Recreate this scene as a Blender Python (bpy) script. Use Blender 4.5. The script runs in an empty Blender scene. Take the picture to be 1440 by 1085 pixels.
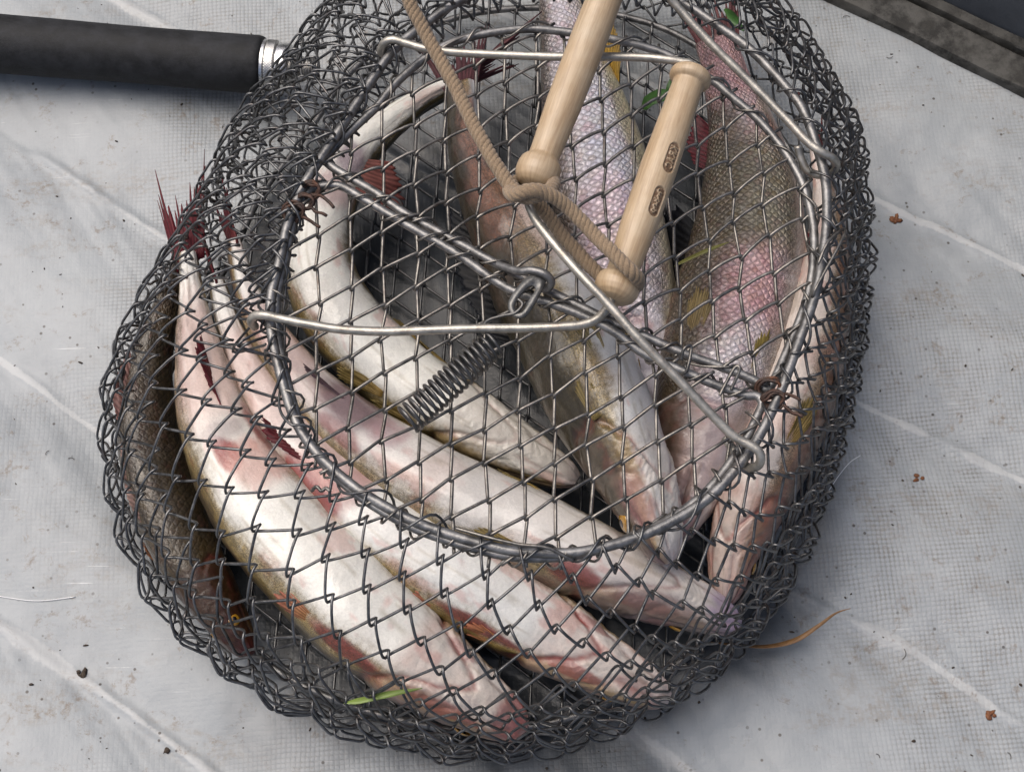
import bpy, math, random
import numpy as np
from mathutils import Vector

random.seed(7)
rng = np.random.default_rng(7)
scene = bpy.context.scene
col = scene.collection

# ------------------------------------------------------------------ camera
FPX = 2075.0                      # focal length in photograph pixels
TILT = math.radians(22.0)         # looking down, this far off the vertical
FWD = np.array([0.0, math.sin(TILT), -math.cos(TILT)])
RGT = np.array([1.0, 0.0, 0.0])
UPV = np.array([0.0, math.cos(TILT), math.sin(TILT)])
CAM = np.array([0.0, 0.0, 0.05]) - FWD * 0.83
cd = bpy.data.cameras.new("camera")
cd.sensor_width = 36.0
cd.lens = 36.0 * FPX / 1440.0
cd.clip_start = 0.01
cd.clip_end = 200.0
cam = bpy.data.objects.new("camera", cd)
cam.location = CAM
cam.rotation_euler = (TILT, 0, 0)
col.objects.link(cam)
scene.camera = cam

# ------------------------------------------------------------------ world, sun, exposure
SUN_DIR = np.array([-0.45, 0.25, 1.0])          # from the scene towards the sun
SUN_DIR /= np.linalg.norm(SUN_DIR)
world = bpy.data.worlds.new("World")
scene.world = world
world.use_nodes = True
nt = world.node_tree
nt.nodes.clear()
wo = nt.nodes.new("ShaderNodeOutputWorld")
bg = nt.nodes.new("ShaderNodeBackground")
sky = nt.nodes.new("ShaderNodeTexSky")
sky.sky_type = 'NISHITA'
sky.sun_disc = False
sky.sun_elevation = math.asin(SUN_DIR[2])
sky.sun_rotation = math.atan2(SUN_DIR[0], SUN_DIR[1])
sky.air_density = 0.85
sky.dust_density = 6.0
sky.ozone_density = 0.6
bg.inputs["Strength"].default_value = 0.085
nt.links.new(sky.outputs[0], bg.inputs[0])
nt.links.new(bg.outputs[0], wo.inputs[0])
sd = bpy.data.lights.new("sun", 'SUN')
sd.energy = 1.25
sd.angle = math.radians(58)
sd.color = (1.0, 0.97, 0.93)
sun = bpy.data.objects.new("sun", sd)
sun.rotation_euler = Vector(SUN_DIR).to_track_quat('Z', 'Y').to_euler()
col.objects.link(sun)
scene.view_settings.view_transform = 'Standard'
scene.view_settings.look = 'None'
scene.view_settings.exposure = 0.80
scene.view_settings.gamma = 1.0
scene.view_settings.use_curve_mapping = False

# ------------------------------------------------------------------ helpers
def W(px, py, z=0.0):
    """photograph pixel -> the world point of that sight line at height z"""
    d = FWD + RGT * (px - 720.0) / FPX + UPV * (542.5 - py) / FPX
    return CAM + d * ((z - CAM[2]) / d[2])

def WL(pts, z=None):
    return np.array([W(p[0], p[1], p[2] if z is None else z) for p in pts])

def norm(v):
    v = np.asarray(v, float)
    return v / np.maximum(np.linalg.norm(v, axis=-1, keepdims=True), 1e-12)

def catmull(P, n, closed=False):
    """resample a control polyline as a smooth curve, n points evenly by length"""
    P = np.asarray(P, float)
    Q = np.vstack([P[-1], P, P[:2]]) if closed else np.vstack([2*P[0]-P[1], P, 2*P[-1]-P[-2]])
    out = []
    m = len(P) if closed else len(P) - 1
    for i in range(m):
        p0, p1, p2, p3 = Q[i], Q[i+1], Q[i+2], Q[i+3]
        t = np.linspace(0, 1, 24, endpoint=False)[:, None]
        out.append(0.5*((2*p1)+(-p0+p2)*t+(2*p0-5*p1+4*p2-p3)*t**2+(-p0+3*p1-3*p2+p3)*t**3))
    out = np.vstack(out + [(P[:1] if closed else P[-1:])])
    s = np.concatenate([[0], np.cumsum(np.linalg.norm(np.diff(out, axis=0), axis=1))])
    t = np.linspace(0, s[-1], n + (1 if closed else 0))
    r = np.stack([np.interp(t, s, out[:, k]) for k in range(P.shape[1])], 1)
    return r[:-1] if closed else r

def tube(P, r, sides=8, closed=False, twist_ref=None):
    P = np.asarray(P, float)
    n = len(P)
    r = np.broadcast_to(np.asarray(r, float), (n,))
    if closed:
        T = np.roll(P, -1, 0) - np.roll(P, 1, 0)
    else:
        T = np.gradient(P, axis=0)
    T = norm(T)
    a = np.array([0, 0, 1.0]) if abs(T[0][2]) < 0.9 else np.array([1.0, 0, 0])
    N = np.zeros_like(P)
    v = a - T[0]*np.dot(a, T[0])
    v /= np.linalg.norm(v)
    for i in range(n):
        t = T[i]
        d = v[0]*t[0]+v[1]*t[1]+v[2]*t[2]
        v = v - t*d
        l = math.sqrt(v[0]*v[0]+v[1]*v[1]+v[2]*v[2])
        if l < 1e-6:
            v = np.array([t[1], t[2], t[0]]); v = v - t*np.dot(v, t); l = np.linalg.norm(v)
        v = v / l
        N[i] = v
    B = np.cross(T, N)
    ang = np.arange(sides)*2*math.pi/sides
    V = (P[:, None, :] + r[:, None, None]*(np.cos(ang)[None, :, None]*N[:, None, :] + np.sin(ang)[None, :, None]*B[:, None, :])).reshape(-1, 3)
    F = []
    rows = n if closed else n-1
    i = np.arange(rows)[:, None]
    j = np.arange(sides)[None, :]
    i2 = (i+1) % n
    j2 = (j+1) % sides
    F = np.stack([i*sides+j, i*sides+j2, i2*sides+j2, i2*sides+j], -1).reshape(-1, 4)
    if not closed:
        # end caps: collapse onto a centre vertex
        c0, c1 = len(V), len(V)+1
        V = np.vstack([V, P[:1], P[-1:]])
        jj = np.arange(sides)
        k = (n-1)*sides
        f0 = np.stack([np.full(sides, c0), (jj+1) % sides, jj, np.full(sides, c0)], -1)
        f1 = np.stack([np.full(sides, c1), k+jj, k+(jj+1) % sides, np.full(sides, c1)], -1)
        F = np.vstack([F, f0, f1])
    return V, F

class MB:
    """collects shapes for ONE mesh"""
    def __init__(s):
        s.V, s.F, s.n = [], [], 0
    def add(s, VF):
        V, F = VF
        s.V.append(np.asarray(V, float)); s.F.append(np.asarray(F, int) + s.n); s.n += len(V)
        return s
    def tube(s, *a, **k):
        return s.add(tube(*a, **k))
    def build(s, name, m, parent=None, **k):
        return mesh_obj(name, np.vstack(s.V), np.vstack(s.F), m, parent, **k)

def mesh_obj(name, V, F, mat, parent=None, colors=None, uv=None, smooth=True, sharp=None):
    me = bpy.data.meshes.new(name)
    V = np.asarray(V, np.float32)
    faces = []
    F = np.asarray(F, int)
    tri = (F[:, 0] == F[:, 3]) if F.shape[1] == 4 else np.ones(len(F), bool)
    quads, tris = (F[~tri], F[tri][:, :3]) if F.shape[1] == 4 else (np.zeros((0, 4), int), F)
    nl = len(quads)*4 + len(tris)*3
    me.vertices.add(len(V)); me.vertices.foreach_set("co", V.ravel())
    li = np.concatenate([quads.ravel(), tris.ravel()]).astype(np.int32)
    me.loops.add(nl); me.loops.foreach_set("vertex_index", li)
    st = np.concatenate([np.arange(len(quads))*4, len(quads)*4 + np.arange(len(tris))*3]).astype(np.int32)
    me.polygons.add(len(st)); me.polygons.foreach_set("loop_start", st)
    me.update(calc_edges=True)
    if smooth:
        me.polygons.foreach_set("use_smooth", np.ones(len(st), bool))
    if colors is not None:
        c = np.asarray(colors, np.float32)
        if c.shape[1] == 3:
            c = np.hstack([c, np.ones((len(c), 1), np.float32)])
        at = me.color_attributes.new("Col", 'FLOAT_COLOR', 'POINT')
        at.data.foreach_set("color", c.ravel())
    if uv is not None:
        at = me.attributes.new("body_uv", 'FLOAT_VECTOR', 'POINT')
        at.data.foreach_set("vector", np.asarray(uv, np.float32).ravel())
    me.validate()
    me.update()
    if mat:
        me.materials.append(mat)
    o = bpy.data.objects.new(name, me)
    col.objects.link(o)
    if sharp is not None:
        me.set_sharp_from_angle(angle=math.radians(sharp))
    if parent is not None:
        o.parent = parent
        o.matrix_parent_inverse = parent.matrix_world.inverted() if parent.type != 'EMPTY' else Vector(parent.location) and __import__('mathutils').Matrix.Translation(-Vector(parent.location))
    return o

def empty(name, loc):
    o = bpy.data.objects.new(name, None)
    o.location = Vector([float(x) for x in loc])
    o.empty_display_size = 0.02
    col.objects.link(o)
    return o

def tag(o, label=None, cat=None, group=None, kind=None):
    if label: o["label"] = label
    if cat: o["category"] = cat
    if group: o["group"] = group
    if kind: o["kind"] = kind
    return o

# ---- lattice noise for shaping and colouring
_perm = np.random.default_rng(3).random(65536)
def vnoise(P):
    P = np.asarray(P, float)
    i = np.floor(P).astype(np.int64); f = P - i
    f = f*f*(3-2*f)
    def h(x, y, z):
        return _perm[(x*73856093 ^ y*19349663 ^ z*83492791) & 65535]
    r = 0
    for dx in (0, 1):
        for dy in (0, 1):
            for dz in (0, 1):
                w = (f[..., 0] if dx else 1-f[..., 0])*(f[..., 1] if dy else 1-f[..., 1])*(f[..., 2] if dz else 1-f[..., 2])
                r = r + w*h(i[..., 0]+dx, i[..., 1]+dy, i[..., 2]+dz)
    return r
def fbm(P, o=4):
    a, s, t = 0.5, 0.0, 0.0
    P = np.asarray(P, float)
    for k in range(o):
        s = s + a*vnoise(P*2**k + 17.3*k); t += a; a *= 0.5
    return s/t
def ss(a, b, x):
    t = np.clip((x-a)/(b-a), 0, 1)
    return t*t*(3-2*t)
def gauss(x, w):
    return np.exp(-(x/w)**2)

# ------------------------------------------------------------------ materials
class NT:
    def __init__(s, name):
        s.m = bpy.data.materials.new(name); s.m.use_nodes = True
        s.t = s.m.node_tree; s.b = s.t.nodes["Principled BSDF"]
    def n(s, typ, **k):
        x = s.t.nodes.new("ShaderNode"+typ)
        for a, b in k.items(): setattr(x, a, b)
        return x
    def l(s, a, b): s.t.links.new(a, b)
    def val(s, sock, v):
        if hasattr(v, "is_output"): s.l(v, sock)
        else: sock.default_value = v
    def noise(s, vec, scale, detail=4, rough=0.6, dim='3D', dist=0.0):
        x = s.n("TexNoise"); x.noise_dimensions = dim
        x.inputs["Scale"].default_value = scale; x.inputs["Detail"].default_value = detail
        x.inputs["Roughness"].default_value = rough; x.inputs["Distortion"].default_value = dist
        if vec is not None: s.l(vec, x.inputs["Vector"])
        return x.outputs["Fac"]
    def ramp(s, fac, stops):
        x = s.n("ValToRGB"); e = x.color_ramp.elements
        while len(e) < len(stops): e.new(0.5)
        for el, (p, c) in zip(e, stops):
            el.position = p
            el.color = (c, c, c, 1) if not hasattr(c, "__len__") else (*c, 1)
        s.l(fac, x.inputs[0]); return x.outputs[0]
    def mix(s, fac, a, b, blend='MIX'):
        x = s.n("Mix"); x.data_type = 'RGBA'; x.blend_type = blend
        s.val(x.inputs[0], fac)
        for sock, v in ((x.inputs[6], a), (x.inputs[7], b)):
            if hasattr(v, "is_output"): s.l(v, sock)
            else: sock.default_value = (*v, 1) if hasattr(v, "__len__") else (v, v, v, 1)
        return x.outputs[2]
    def math(s, op, a, b=0.0, c=None, clamp=False):
        x = s.n("Math"); x.operation = op; x.use_clamp = clamp
        s.val(x.inputs[0], a); s.val(x.inputs[1], b)
        if c is not None: s.val(x.inputs[2], c)
        return x.outputs[0]
    def mapping(s, vec, scale=(1, 1, 1), rot=(0, 0, 0), loc=(0, 0, 0)):
        x = s.n("Mapping"); s.l(vec, x.inputs[0])
        x.inputs["Scale"].default_value = scale; x.inputs["Rotation"].default_value = rot; x.inputs["Location"].default_value = loc
        return x.outputs[0]
    def bump(s, h, strength=0.5, dist=0.001, prev=None):
        x = s.n("Bump"); x.inputs["Strength"].default_value = strength; x.inputs["Distance"].default_value = dist
        s.l(h, x.inputs["Height"])
        if prev is not None: s.l(prev, x.inputs["Normal"])
        return x.outputs[0]
    def pos(s):
        return s.n("NewGeometry").outputs["Position"]
    def set(s, **k):
        for a, v in k.items():
            sock = s.b.inputs[a.replace("_", " ")]
            if hasattr(v, "is_output"): s.l(v, sock)
            elif hasattr(v, "__len__"): sock.default_value = (*v, 1) if len(v) == 3 and sock.type == 'RGBA' else v
            else: sock.default_value = v
        return s

def metal(name, c0, c1, rust=(0.12, 0.06, 0.03), rust_amt=0.25, rough=0.42, met=0.75):
    k = NT(name); p = k.pos()
    a = k.noise(p, 160, 5, 0.65); b = k.noise(p, 900, 3)
    base = k.mix(k.ramp(a, [(0.35, 0), (0.65, 1)]), c0, c1)
    rf = k.ramp(k.noise(p, 70, 6, 0.7), [(0.56, 0), (0.72, 1)])
    base = k.mix(k.math('MULTIPLY', rf, rust_amt), base, rust)
    k.set(Base_Color=base, Metallic=met, Roughness=k.math('MULTIPLY_ADD', a, 0.35, rough-0.17), Normal=k.bump(b, 0.35, 0.0004))
    return k.m

M = {}
M['wire'] = metal('mesh_wire', (0.065, 0.065, 0.067), (0.175, 0.175, 0.174), rust_amt=0.35, rough=0.36, met=0.85)
M['lidwire'] = metal('lid_wire', (0.10, 0.096, 0.09), (0.27, 0.25, 0.225), rust_amt=0.6, rust=(0.07, 0.04, 0.025), rough=0.37, met=0.85)
M['rod'] = metal('frame_rod', (0.11, 0.108, 0.106), (0.27, 0.265, 0.26), rust_amt=0.55, rust=(0.08, 0.06, 0.05))
M['bail'] = metal('bail_wire', (0.27, 0.255, 0.225), (0.47, 0.44, 0.385), rust_amt=0.65, rust=(0.2, 0.13, 0.09), rough=0.4)
M['rusty'] = metal('rusty_tie', (0.07, 0.032, 0.02), (0.04, 0.03, 0.026), rust=(0.22, 0.08, 0.03), rust_amt=0.9, rough=0.6, met=0.4)
M['latch'] = metal('latch_plate', (0.09, 0.09, 0.088), (0.19, 0.187, 0.18), rust_amt=0.5)
M['spring'] = metal('spring_wire', (0.07, 0.068, 0.066), (0.15, 0.147, 0.143), rust_amt=0.3, rough=0.38)
M['chrome'] = metal('chrome', (0.62, 0.61, 0.59), (0.72, 0.71, 0.7), rust_amt=0.1, rough=0.25, met=1.0)
M['knurl'] = metal('knurled_steel', (0.42, 0.41, 0.39), (0.55, 0.54, 0.52), rust_amt=0.4, rough=0.33, met=1.0)

k = NT('wood_grip'); p = k.pos()
at = k.n("Attribute"); at.attribute_name = "body_uv"
g = k.noise(k.mapping(at.outputs["Vector"], (60, 900, 1)), 1.0, 5, 0.65)
sp = k.noise(p, 45, 4)
wc = k.mix(k.ramp(g, [(0.3, 0), (0.7, 1)]), (0.30, 0.205, 0.115), (0.47, 0.345, 0.215))
wc = k.mix(k.ramp(sp, [(0.35, 0), (0.75, 0.65)]), wc, (0.49, 0.41, 0.295))
wc = k.mix(k.math('MULTIPLY', k.ramp(k.noise(k.mapping(at.outputs['Vector'], (22, 330, 1)), 1.0, 7, 0.75), [(0.47, 0), (0.68, 1)]), 0.55), wc, (0.2, 0.12, 0.06))
ca = k.n("Attribute"); ca.attribute_name = "Col"
wc = k.mix(k.n("SeparateColor").outputs[0], wc, wc) if False else wc
sepc = k.n("SeparateColor"); k.l(ca.outputs["Color"], sepc.inputs[0])
wc = k.mix(sepc.outputs[0], wc, (0.115, 0.062, 0.03))
k.set(Base_Color=wc, Roughness=k.math('MULTIPLY_ADD', g, 0.25, 0.3), Normal=k.bump(g, 0.25, 0.0005), Coat_Weight=0.15, Coat_Roughness=0.3)
M['wood'] = k.m

k = NT('rope_fibre'); p = k.pos()
rn = k.noise(p, 1500, 4, 0.7); rl = k.noise(p, 90, 4)
k.set(Base_Color=k.mix(k.ramp(rn, [(0.3, 0), (0.7, 1)]), k.mix(rl, (0.125, 0.08, 0.045), (0.18, 0.125, 0.078)), (0.31, 0.225, 0.14)), Roughness=0.85, Normal=k.bump(rn, 0.8, 0.0006), Sheen_Weight=0.2)
M['rope'] = k.m

k = NT('black_foam'); p = k.pos()
fn = k.noise(p, 1800, 3, 0.7); fl = k.noise(p, 75, 8, 0.75)
k.set(Base_Color=k.mix(k.ramp(fl, [(0.42, 0), (0.62, 1)]), (0.006, 0.0063, 0.0072), (0.020, 0.021, 0.024)), Roughness=k.math('MULTIPLY_ADD', fl, 0.35, 0.45), Normal=k.bump(fn, 0.45, 0.0006), Specular_IOR_Level=0.3)
M['foam'] = k.m

def leafmat(name, a, b, rough=0.5):
    k = NT(name); p = k.pos()
    k.set(Base_Color=k.mix(k.noise(p, 250, 4), a, b), Roughness=rough)
    return k.m
M['grass'] = leafmat('green_blade', (0.10, 0.16, 0.025), (0.2, 0.27, 0.06))
M['olive_grass'] = leafmat('olive_blade', (0.12, 0.12, 0.02), (0.2, 0.19, 0.05))
M['leaf'] = leafmat('green_leaf', (0.02, 0.07, 0.012), (0.05, 0.13, 0.025))
M['straw'] = leafmat('dry_straw', (0.14, 0.06, 0.02), (0.33, 0.19, 0.08))
M['crumb'] = leafmat('dark_crumb', (0.015, 0.011, 0.008), (0.06, 0.04, 0.025), 0.8)
M['scrap'] = leafmat('brown_scrap', (0.09, 0.025, 0.01), (0.22, 0.09, 0.03), 0.7)
M['line'] = leafmat('clear_line', (0.6, 0.6, 0.6), (0.75, 0.75, 0.75), 0.3)

# fish skin: vertex colour (skin pattern) + scales and wet gloss
k = NT('fish_skin'); p = k.pos()
ca = k.n("Attribute"); ca.attribute_name = "Col"
ua = k.n("Attribute"); ua.attribute_name = "body_uv"
suv = k.n("SeparateXYZ"); k.l(ua.outputs["Vector"], suv.inputs[0])
scal = suv.outputs[2]                       # how scaly this spot is
flat = k.n("CombineXYZ"); k.l(suv.outputs[0], flat.inputs[0]); k.l(suv.outputs[1], flat.inputs[1])
wob = k.n("VectorMath"); wob.operation = 'ADD'
wn = k.n("TexNoise"); wn.inputs["Scale"].default_value = 90; k.l(flat.outputs[0], wn.inputs["Vector"])
wsc = k.n("VectorMath"); wsc.operation = 'SCALE'; k.l(wn.outputs["Color"], wsc.inputs[0]); wsc.inputs["Scale"].default_value = 0.0016
k.l(flat.outputs[0], wob.inputs[0]); k.l(wsc.outputs[0], wob.inputs[1])
mp = k.mapping(wob.outputs[0], (310, 350, 1), (0, 0, math.radians(45)))
vo = k.n("TexVoronoi"); vo.voronoi_dimensions = '2D'; vo.inputs["Scale"].default_value = 1.0; vo.inputs["Randomness"].default_value = 0.4
k.l(mp, vo.inputs["Vector"])
ve = k.n("TexVoronoi"); ve.voronoi_dimensions = '2D'; ve.feature = 'DISTANCE_TO_EDGE'; ve.inputs["Scale"].default_value = 1.0; ve.inputs["Randomness"].default_value = 0.4
k.l(mp, ve.inputs["Vector"])
cellr = k.n("SeparateColor"); k.l(vo.outputs["Color"], cellr.inputs[0])
irid = k.ramp(cellr.outputs[0], [(0.0, (0.66, 0.40, 0.45)), (0.3, (0.82, 0.78, 0.78)), (0.55, (0.66, 0.63, 0.74)), (0.8, (0.85, 0.82, 0.76)), (1.0, (0.50, 0.34, 0.22))])
edge = k.ramp(ve.outputs["Distance"], [(0.0, 1), (0.16, 0)])
base = k.mix(k.math('MULTIPLY', scal, 0.40), ca.outputs["Color"], k.mix(1.0, ca.outputs["Color"], irid, 'MULTIPLY'))
base = k.mix(k.math('MULTIPLY', scal, 0.08), base, irid)
base = k.mix(k.math('MULTIPLY', k.math('MULTIPLY', edge, scal), 0.4), base, k.mix(1.0, base, (0.25, 0.18, 0.14), 'MULTIPLY'))
spn = k.noise(p, 1500, 3, 0.7)
base = k.mix(k.math('MULTIPLY', k.ramp(spn, [(0.44, 0), (0.58, 1)]), k.math('MULTIPLY', ca.outputs['Alpha'], 0.85)), base, (0.055, 0.045, 0.03))
stn = k.noise(k.mapping(flat.outputs[0], (55, 420, 1)), 1.0, 6, 0.75)
pat = k.noise(p, 120, 6, 0.75)
base = k.mix(k.math('MULTIPLY', ca.outputs['Alpha'], 0.8), base, k.mix(1.0, base, k.ramp(stn, [(0.32, 0.35), (0.68, 1.5)]), 'MULTIPLY'))
base = k.mix(k.math('MULTIPLY', ca.outputs['Alpha'], 0.6), base, k.mix(1.0, base, k.ramp(pat, [(0.36, 0.4), (0.62, 1.35)]), 'MULTIPLY'))
mot = k.noise(p, 700, 4, 0.7)
base = k.mix(0.22, base, k.mix(1.0, base, k.ramp(mot, [(0.3, 0.45), (0.7, 1.25)]), 'MULTIPLY'))
hgt = k.math('MULTIPLY', k.ramp(ve.outputs["Distance"], [(0.0, 0), (0.3, 1)]), scal)
fine = k.noise(k.mapping(flat.outputs[0], (900, 2200, 1)), 1.0, 3)
nb = k.bump(fine, 0.18, 0.0004)
nb = k.bump(hgt, 0.75, 0.0009, nb)
nb = k.bump(k.noise(p, 130, 3), 0.25, 0.0015, nb)
nb = k.bump(k.noise(p, 330, 5, 0.65), 0.35, 0.0011, nb)
k.set(Base_Color=base, Roughness=k.math('MULTIPLY_ADD', mot, 0.22, 0.22), Normal=nb, Coat_Weight=0.40, Coat_Roughness=0.09,
      Metallic=k.math('MULTIPLY', scal, 0.22), Subsurface_Weight=0.0)
M['fish'] = k.m

k = NT('fish_fin'); ca = k.n("Attribute"); ca.attribute_name = "Col"; p = k.pos()
k.set(Base_Color=k.mix(0.3, ca.outputs["Color"], k.mix(1.0, ca.outputs["Color"], k.ramp(k.noise(p, 500, 4), [(0.3, 0.3), (0.7, 1.4)]), 'MULTIPLY')),
      Roughness=0.5, Coat_Weight=0.06, Coat_Roughness=0.25, Specular_IOR_Level=0.15)
M['fin'] = k.m
k = NT('eye_gold'); k.set(Base_Color=k.mix(k.noise(k.pos(), 400, 3), (0.45, 0.24, 0.02), (0.2, 0.09, 0.01)), Roughness=0.12, Coat_Weight=1.0); M['eye'] = k.m
k = NT('eye_pupil'); k.set(Base_Color=(0.004, 0.004, 0.008), Roughness=0.05, Coat_Weight=1.0); M['pupil'] = k.m

# ------------------------------------------------------------------ the floor of the boat
SEAMS = [[(560, -70), (1215, 258), (1330, 310), (1500, 390)],
         [(100, -50), (205, 12), (700, 290), (1205, 552), (1330, 612), (1500, 690)],
         [(-60, 135), (60, 215), (140, 268), (240, 330), (700, 590), (1105, 818), (1280, 905), (1390, 980), (1500, 1050)],
         [(-60, 460), (40, 530), (140, 602), (560, 850), (915, 1042), (1010, 1120)],
         [(-60, 840), (40, 905), (160, 985), (300, 1090)]]
SEAMW = [catmull(WL(s, 0.0), 260) for s in SEAMS]
GX0, GX1, GY0, GY1 = -0.42, 0.42, -0.40, 0.62
def seamdist(X, Y):
    P = np.stack([X.ravel(), Y.ravel()], 1)
    best = np.full(len(P), 9.0); sgn = np.zeros(len(P)); idx = np.zeros(len(P), int)
    for si, s in enumerate(SEAMW):
        a = s[:-1:2, :2]; b = s[2::2, :2]
        a = a[:len(b)]
        for i in range(len(a)):
            d = b[i]-a[i]; L = d@d
            t = np.clip(((P-a[i])@d)/L, 0, 1)
            q = P-(a[i]+t[:, None]*d)
            dd = np.sqrt((q**2).sum(1))
            m = dd < best
            best[m] = dd[m]; sgn[m] = np.sign(q[m, 1]); idx[m] = si
    return best.reshape(X.shape), sgn.reshape(X.shape), idx.reshape(X.shape)
def ground_raw(X, Y, d=None):
    if d is None:
        d, _, _ = seamdist(X, Y)
    P = np.stack([X*1.0, Y*1.0, X*0], -1)
    z = -0.0105*np.exp(-(d/0.034)**1.15) + 0.0026*gauss(d, 0.0032)*ss(0.25, 0.6, vnoise(P*24)) + 0.0012*gauss(d, 0.010)
    z += (fbm(P*9+3, 3)-0.5)*0.007 + (fbm(P*38+9, 3)-0.5)*0.0020 + (fbm(np.stack([(X*0.8+Y*0.55)*70, (Y*0.8-X*0.55)*9, X*0], -1), 3)-0.5)*0.004*np.exp(-(d/0.05)**2)
    return z
nx, ny = 520, 620
gx = np.concatenate([np.linspace(-3, GX0, 30, endpoint=False), np.linspace(GX0, GX1, nx), np.linspace(3, GX1, 30, endpoint=False)[::-1]])
gy = np.concatenate([np.linspace(-3, GY0, 30, endpoint=False), np.linspace(GY0, GY1, ny), np.linspace(3, GY1, 30, endpoint=False)[::-1]])
nx, ny = len(gx), len(gy)
X, Y = np.meshgrid(gx, gy)
D, SG, SI = seamdist(X, Y)
Z = ground_raw(X, Y, D) - 0.003
V = np.stack([X, Y, Z], -1).reshape(-1, 3)
I = np.arange(nx*ny).reshape(ny, nx)
F = np.stack([I[:-1, :-1], I[:-1, 1:], I[1:, 1:], I[1:, :-1]], -1).reshape(-1, 4)
# R = worn pale seam, G = wet patch, widened to paint in the basket's shade, B = how much weave shows
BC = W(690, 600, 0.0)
PN = np.stack([X*1.0, Y*1.0, X*0], -1)
worn = gauss(D, 0.0018+0.0036*ss(0.35, 0.75, fbm(PN*15, 3)))*ss(0.20, 0.42, fbm(PN*11+5, 3))
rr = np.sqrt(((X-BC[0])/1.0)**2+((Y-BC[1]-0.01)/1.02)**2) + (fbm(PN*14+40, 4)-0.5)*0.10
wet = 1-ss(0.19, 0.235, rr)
weave = ss(0.28, 0.5, fbm(PN*7+71, 3))*(1-0.7*worn)
weave = weave*(1-0.9*wet)
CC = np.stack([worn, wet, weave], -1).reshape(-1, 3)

k = NT('boat_floor_fabric'); p = k.pos()
ca = k.n("Attribute"); ca.attribute_name = "Col"
sc = k.n("SeparateColor"); k.l(ca.outputs["Color"], sc.inputs[0])
pw = k.n("VectorMath"); pw.operation = 'ADD'
wn = k.n("TexNoise"); wn.inputs["Scale"].default_value = 25; k.l(p, wn.inputs["Vector"])
ws = k.n("VectorMath"); ws.operation = 'SCALE'; ws.inputs["Scale"].default_value = 0.004; k.l(wn.outputs["Color"], ws.inputs[0])
k.l(p, pw.inputs[0]); k.l(ws.outputs[0], pw.inputs[1])
rp = k.mapping(pw.outputs[0], (1, 1, 1), (0, 0, math.radians(-4)))
sx = k.n("SeparateXYZ"); k.l(rp, sx.inputs[0])
PITCH = 0.0027
def sinw(o, per, ph=0.0): return k.math('SINE', k.math('MULTIPLY_ADD', o, 2*math.pi/per, ph))
wv = k.math('POWER', k.math('ABSOLUTE', k.math('MULTIPLY', sinw(sx.outputs[0], 2*PITCH), sinw(sx.outputs[1], 2*PITCH))), 0.5)
big = k.noise(p, 6, 4, 0.55); mid = k.noise(p, 30, 6, 0.65); fin_ = k.noise(p, 260, 6, 0.7)
base = k.mix(k.ramp(big, [(0.3, 0), (0.7, 1)]), (0.232, 0.249, 0.260), (0.30, 0.32, 0.33))
base = k.mix(k.math('MULTIPLY', k.ramp(mid, [(0.45, 0), (0.75, 1)]), 0.6), base, (0.36, 0.375, 0.382))
ax_ = k.math('SUBTRACT', 1.0, k.math('ABSOLUTE', sinw(sx.outputs[0], 2*PITCH)))
ay_ = k.math('SUBTRACT', 1.0, k.math('ABSOLUTE', sinw(sx.outputs[1], 2*PITCH)))
dots = k.math('ADD', k.math('MULTIPLY', k.math('MULTIPLY', ax_, ay_), 1.5), k.math('MULTIPLY', k.math('ADD', k.math('POWER', ax_, 3.0), k.math('POWER', ay_, 3.0)), 0.28))
dirn = k.ramp(k.noise(p, 17, 4, 0.6), [(0.38, 0), (0.62, 1)])
dots = k.math('ADD', dots, k.math('ADD', k.math('MULTIPLY', k.math('MULTIPLY', ax_, dirn), 0.42), k.math('MULTIPLY', k.math('MULTIPLY', ay_, k.math('SUBTRACT', 1.0, dirn)), 0.42)))
thr = k.noise(k.mapping(p, (60, 700, 1)), 1.0, 4, 0.7)
dots = k.math('MULTIPLY', dots, k.math('MULTIPLY_ADD', thr, 1.6, 0.2))
pit = k.math('MULTIPLY', k.ramp(dots, [(0.12, 0), (0.75, 1)]), k.math('MULTIPLY', sc.outputs[2], k.ramp(k.noise(p, 45, 6, 0.75), [(0.38, 0.0), (0.66, 1)])))
base = k.mix(k.math('MULTIPLY', pit, 0.58), base, (0.11, 0.10, 0.085))
worn_c = k.ramp(k.math('MULTIPLY_ADD', k.math('SUBTRACT', k.noise(p, 120, 6, 0.7), 0.5), 1.1, sc.outputs[0]), [(0.40, 0), (0.68, 1)])
base = k.mix(k.math('MULTIPLY', worn_c, 0.4), base, (0.50, 0.50, 0.49))
# brown smears dragged one way, and brown/dark specks
sm = k.noise(k.mapping(p, (10, 30, 1), (0, 0, math.radians(24))), 1.0, 8, 0.72, dist=0.6)
smm = k.math('MULTIPLY', k.ramp(sm, [(0.52, 0), (0.66, 1)]), k.ramp(fin_, [(0.42, 0), (0.6, 1)]))
base = k.mix(k.math('MULTIPLY', smm, 0.42), base, (0.17, 0.125, 0.075))
st = k.noise(p, 55, 8, 0.8, dist=0.4)
stm = k.math('MULTIPLY', k.ramp(st, [(0.56, 0), (0.64, 1)]), k.ramp(fin_, [(0.42, 0), (0.56, 1)]))
base = k.mix(k.math('MULTIPLY', stm, 0.55), base, (0.13, 0.085, 0.045))
vs = k.n("TexVoronoi"); vs.inputs["Scale"].default_value = 120; k.l(p, vs.inputs["Vector"])
spk = k.math('MULTIPLY', k.ramp(vs.outputs["Distance"], [(0.0, 1), (0.085, 1), (0.13, 0)]), k.ramp(k.noise(p, 14, 3), [(0.45, 0), (0.6, 1)]))
base = k.mix(k.math('MULTIPLY', spk, 0.85), base, (0.045, 0.035, 0.028))
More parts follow.
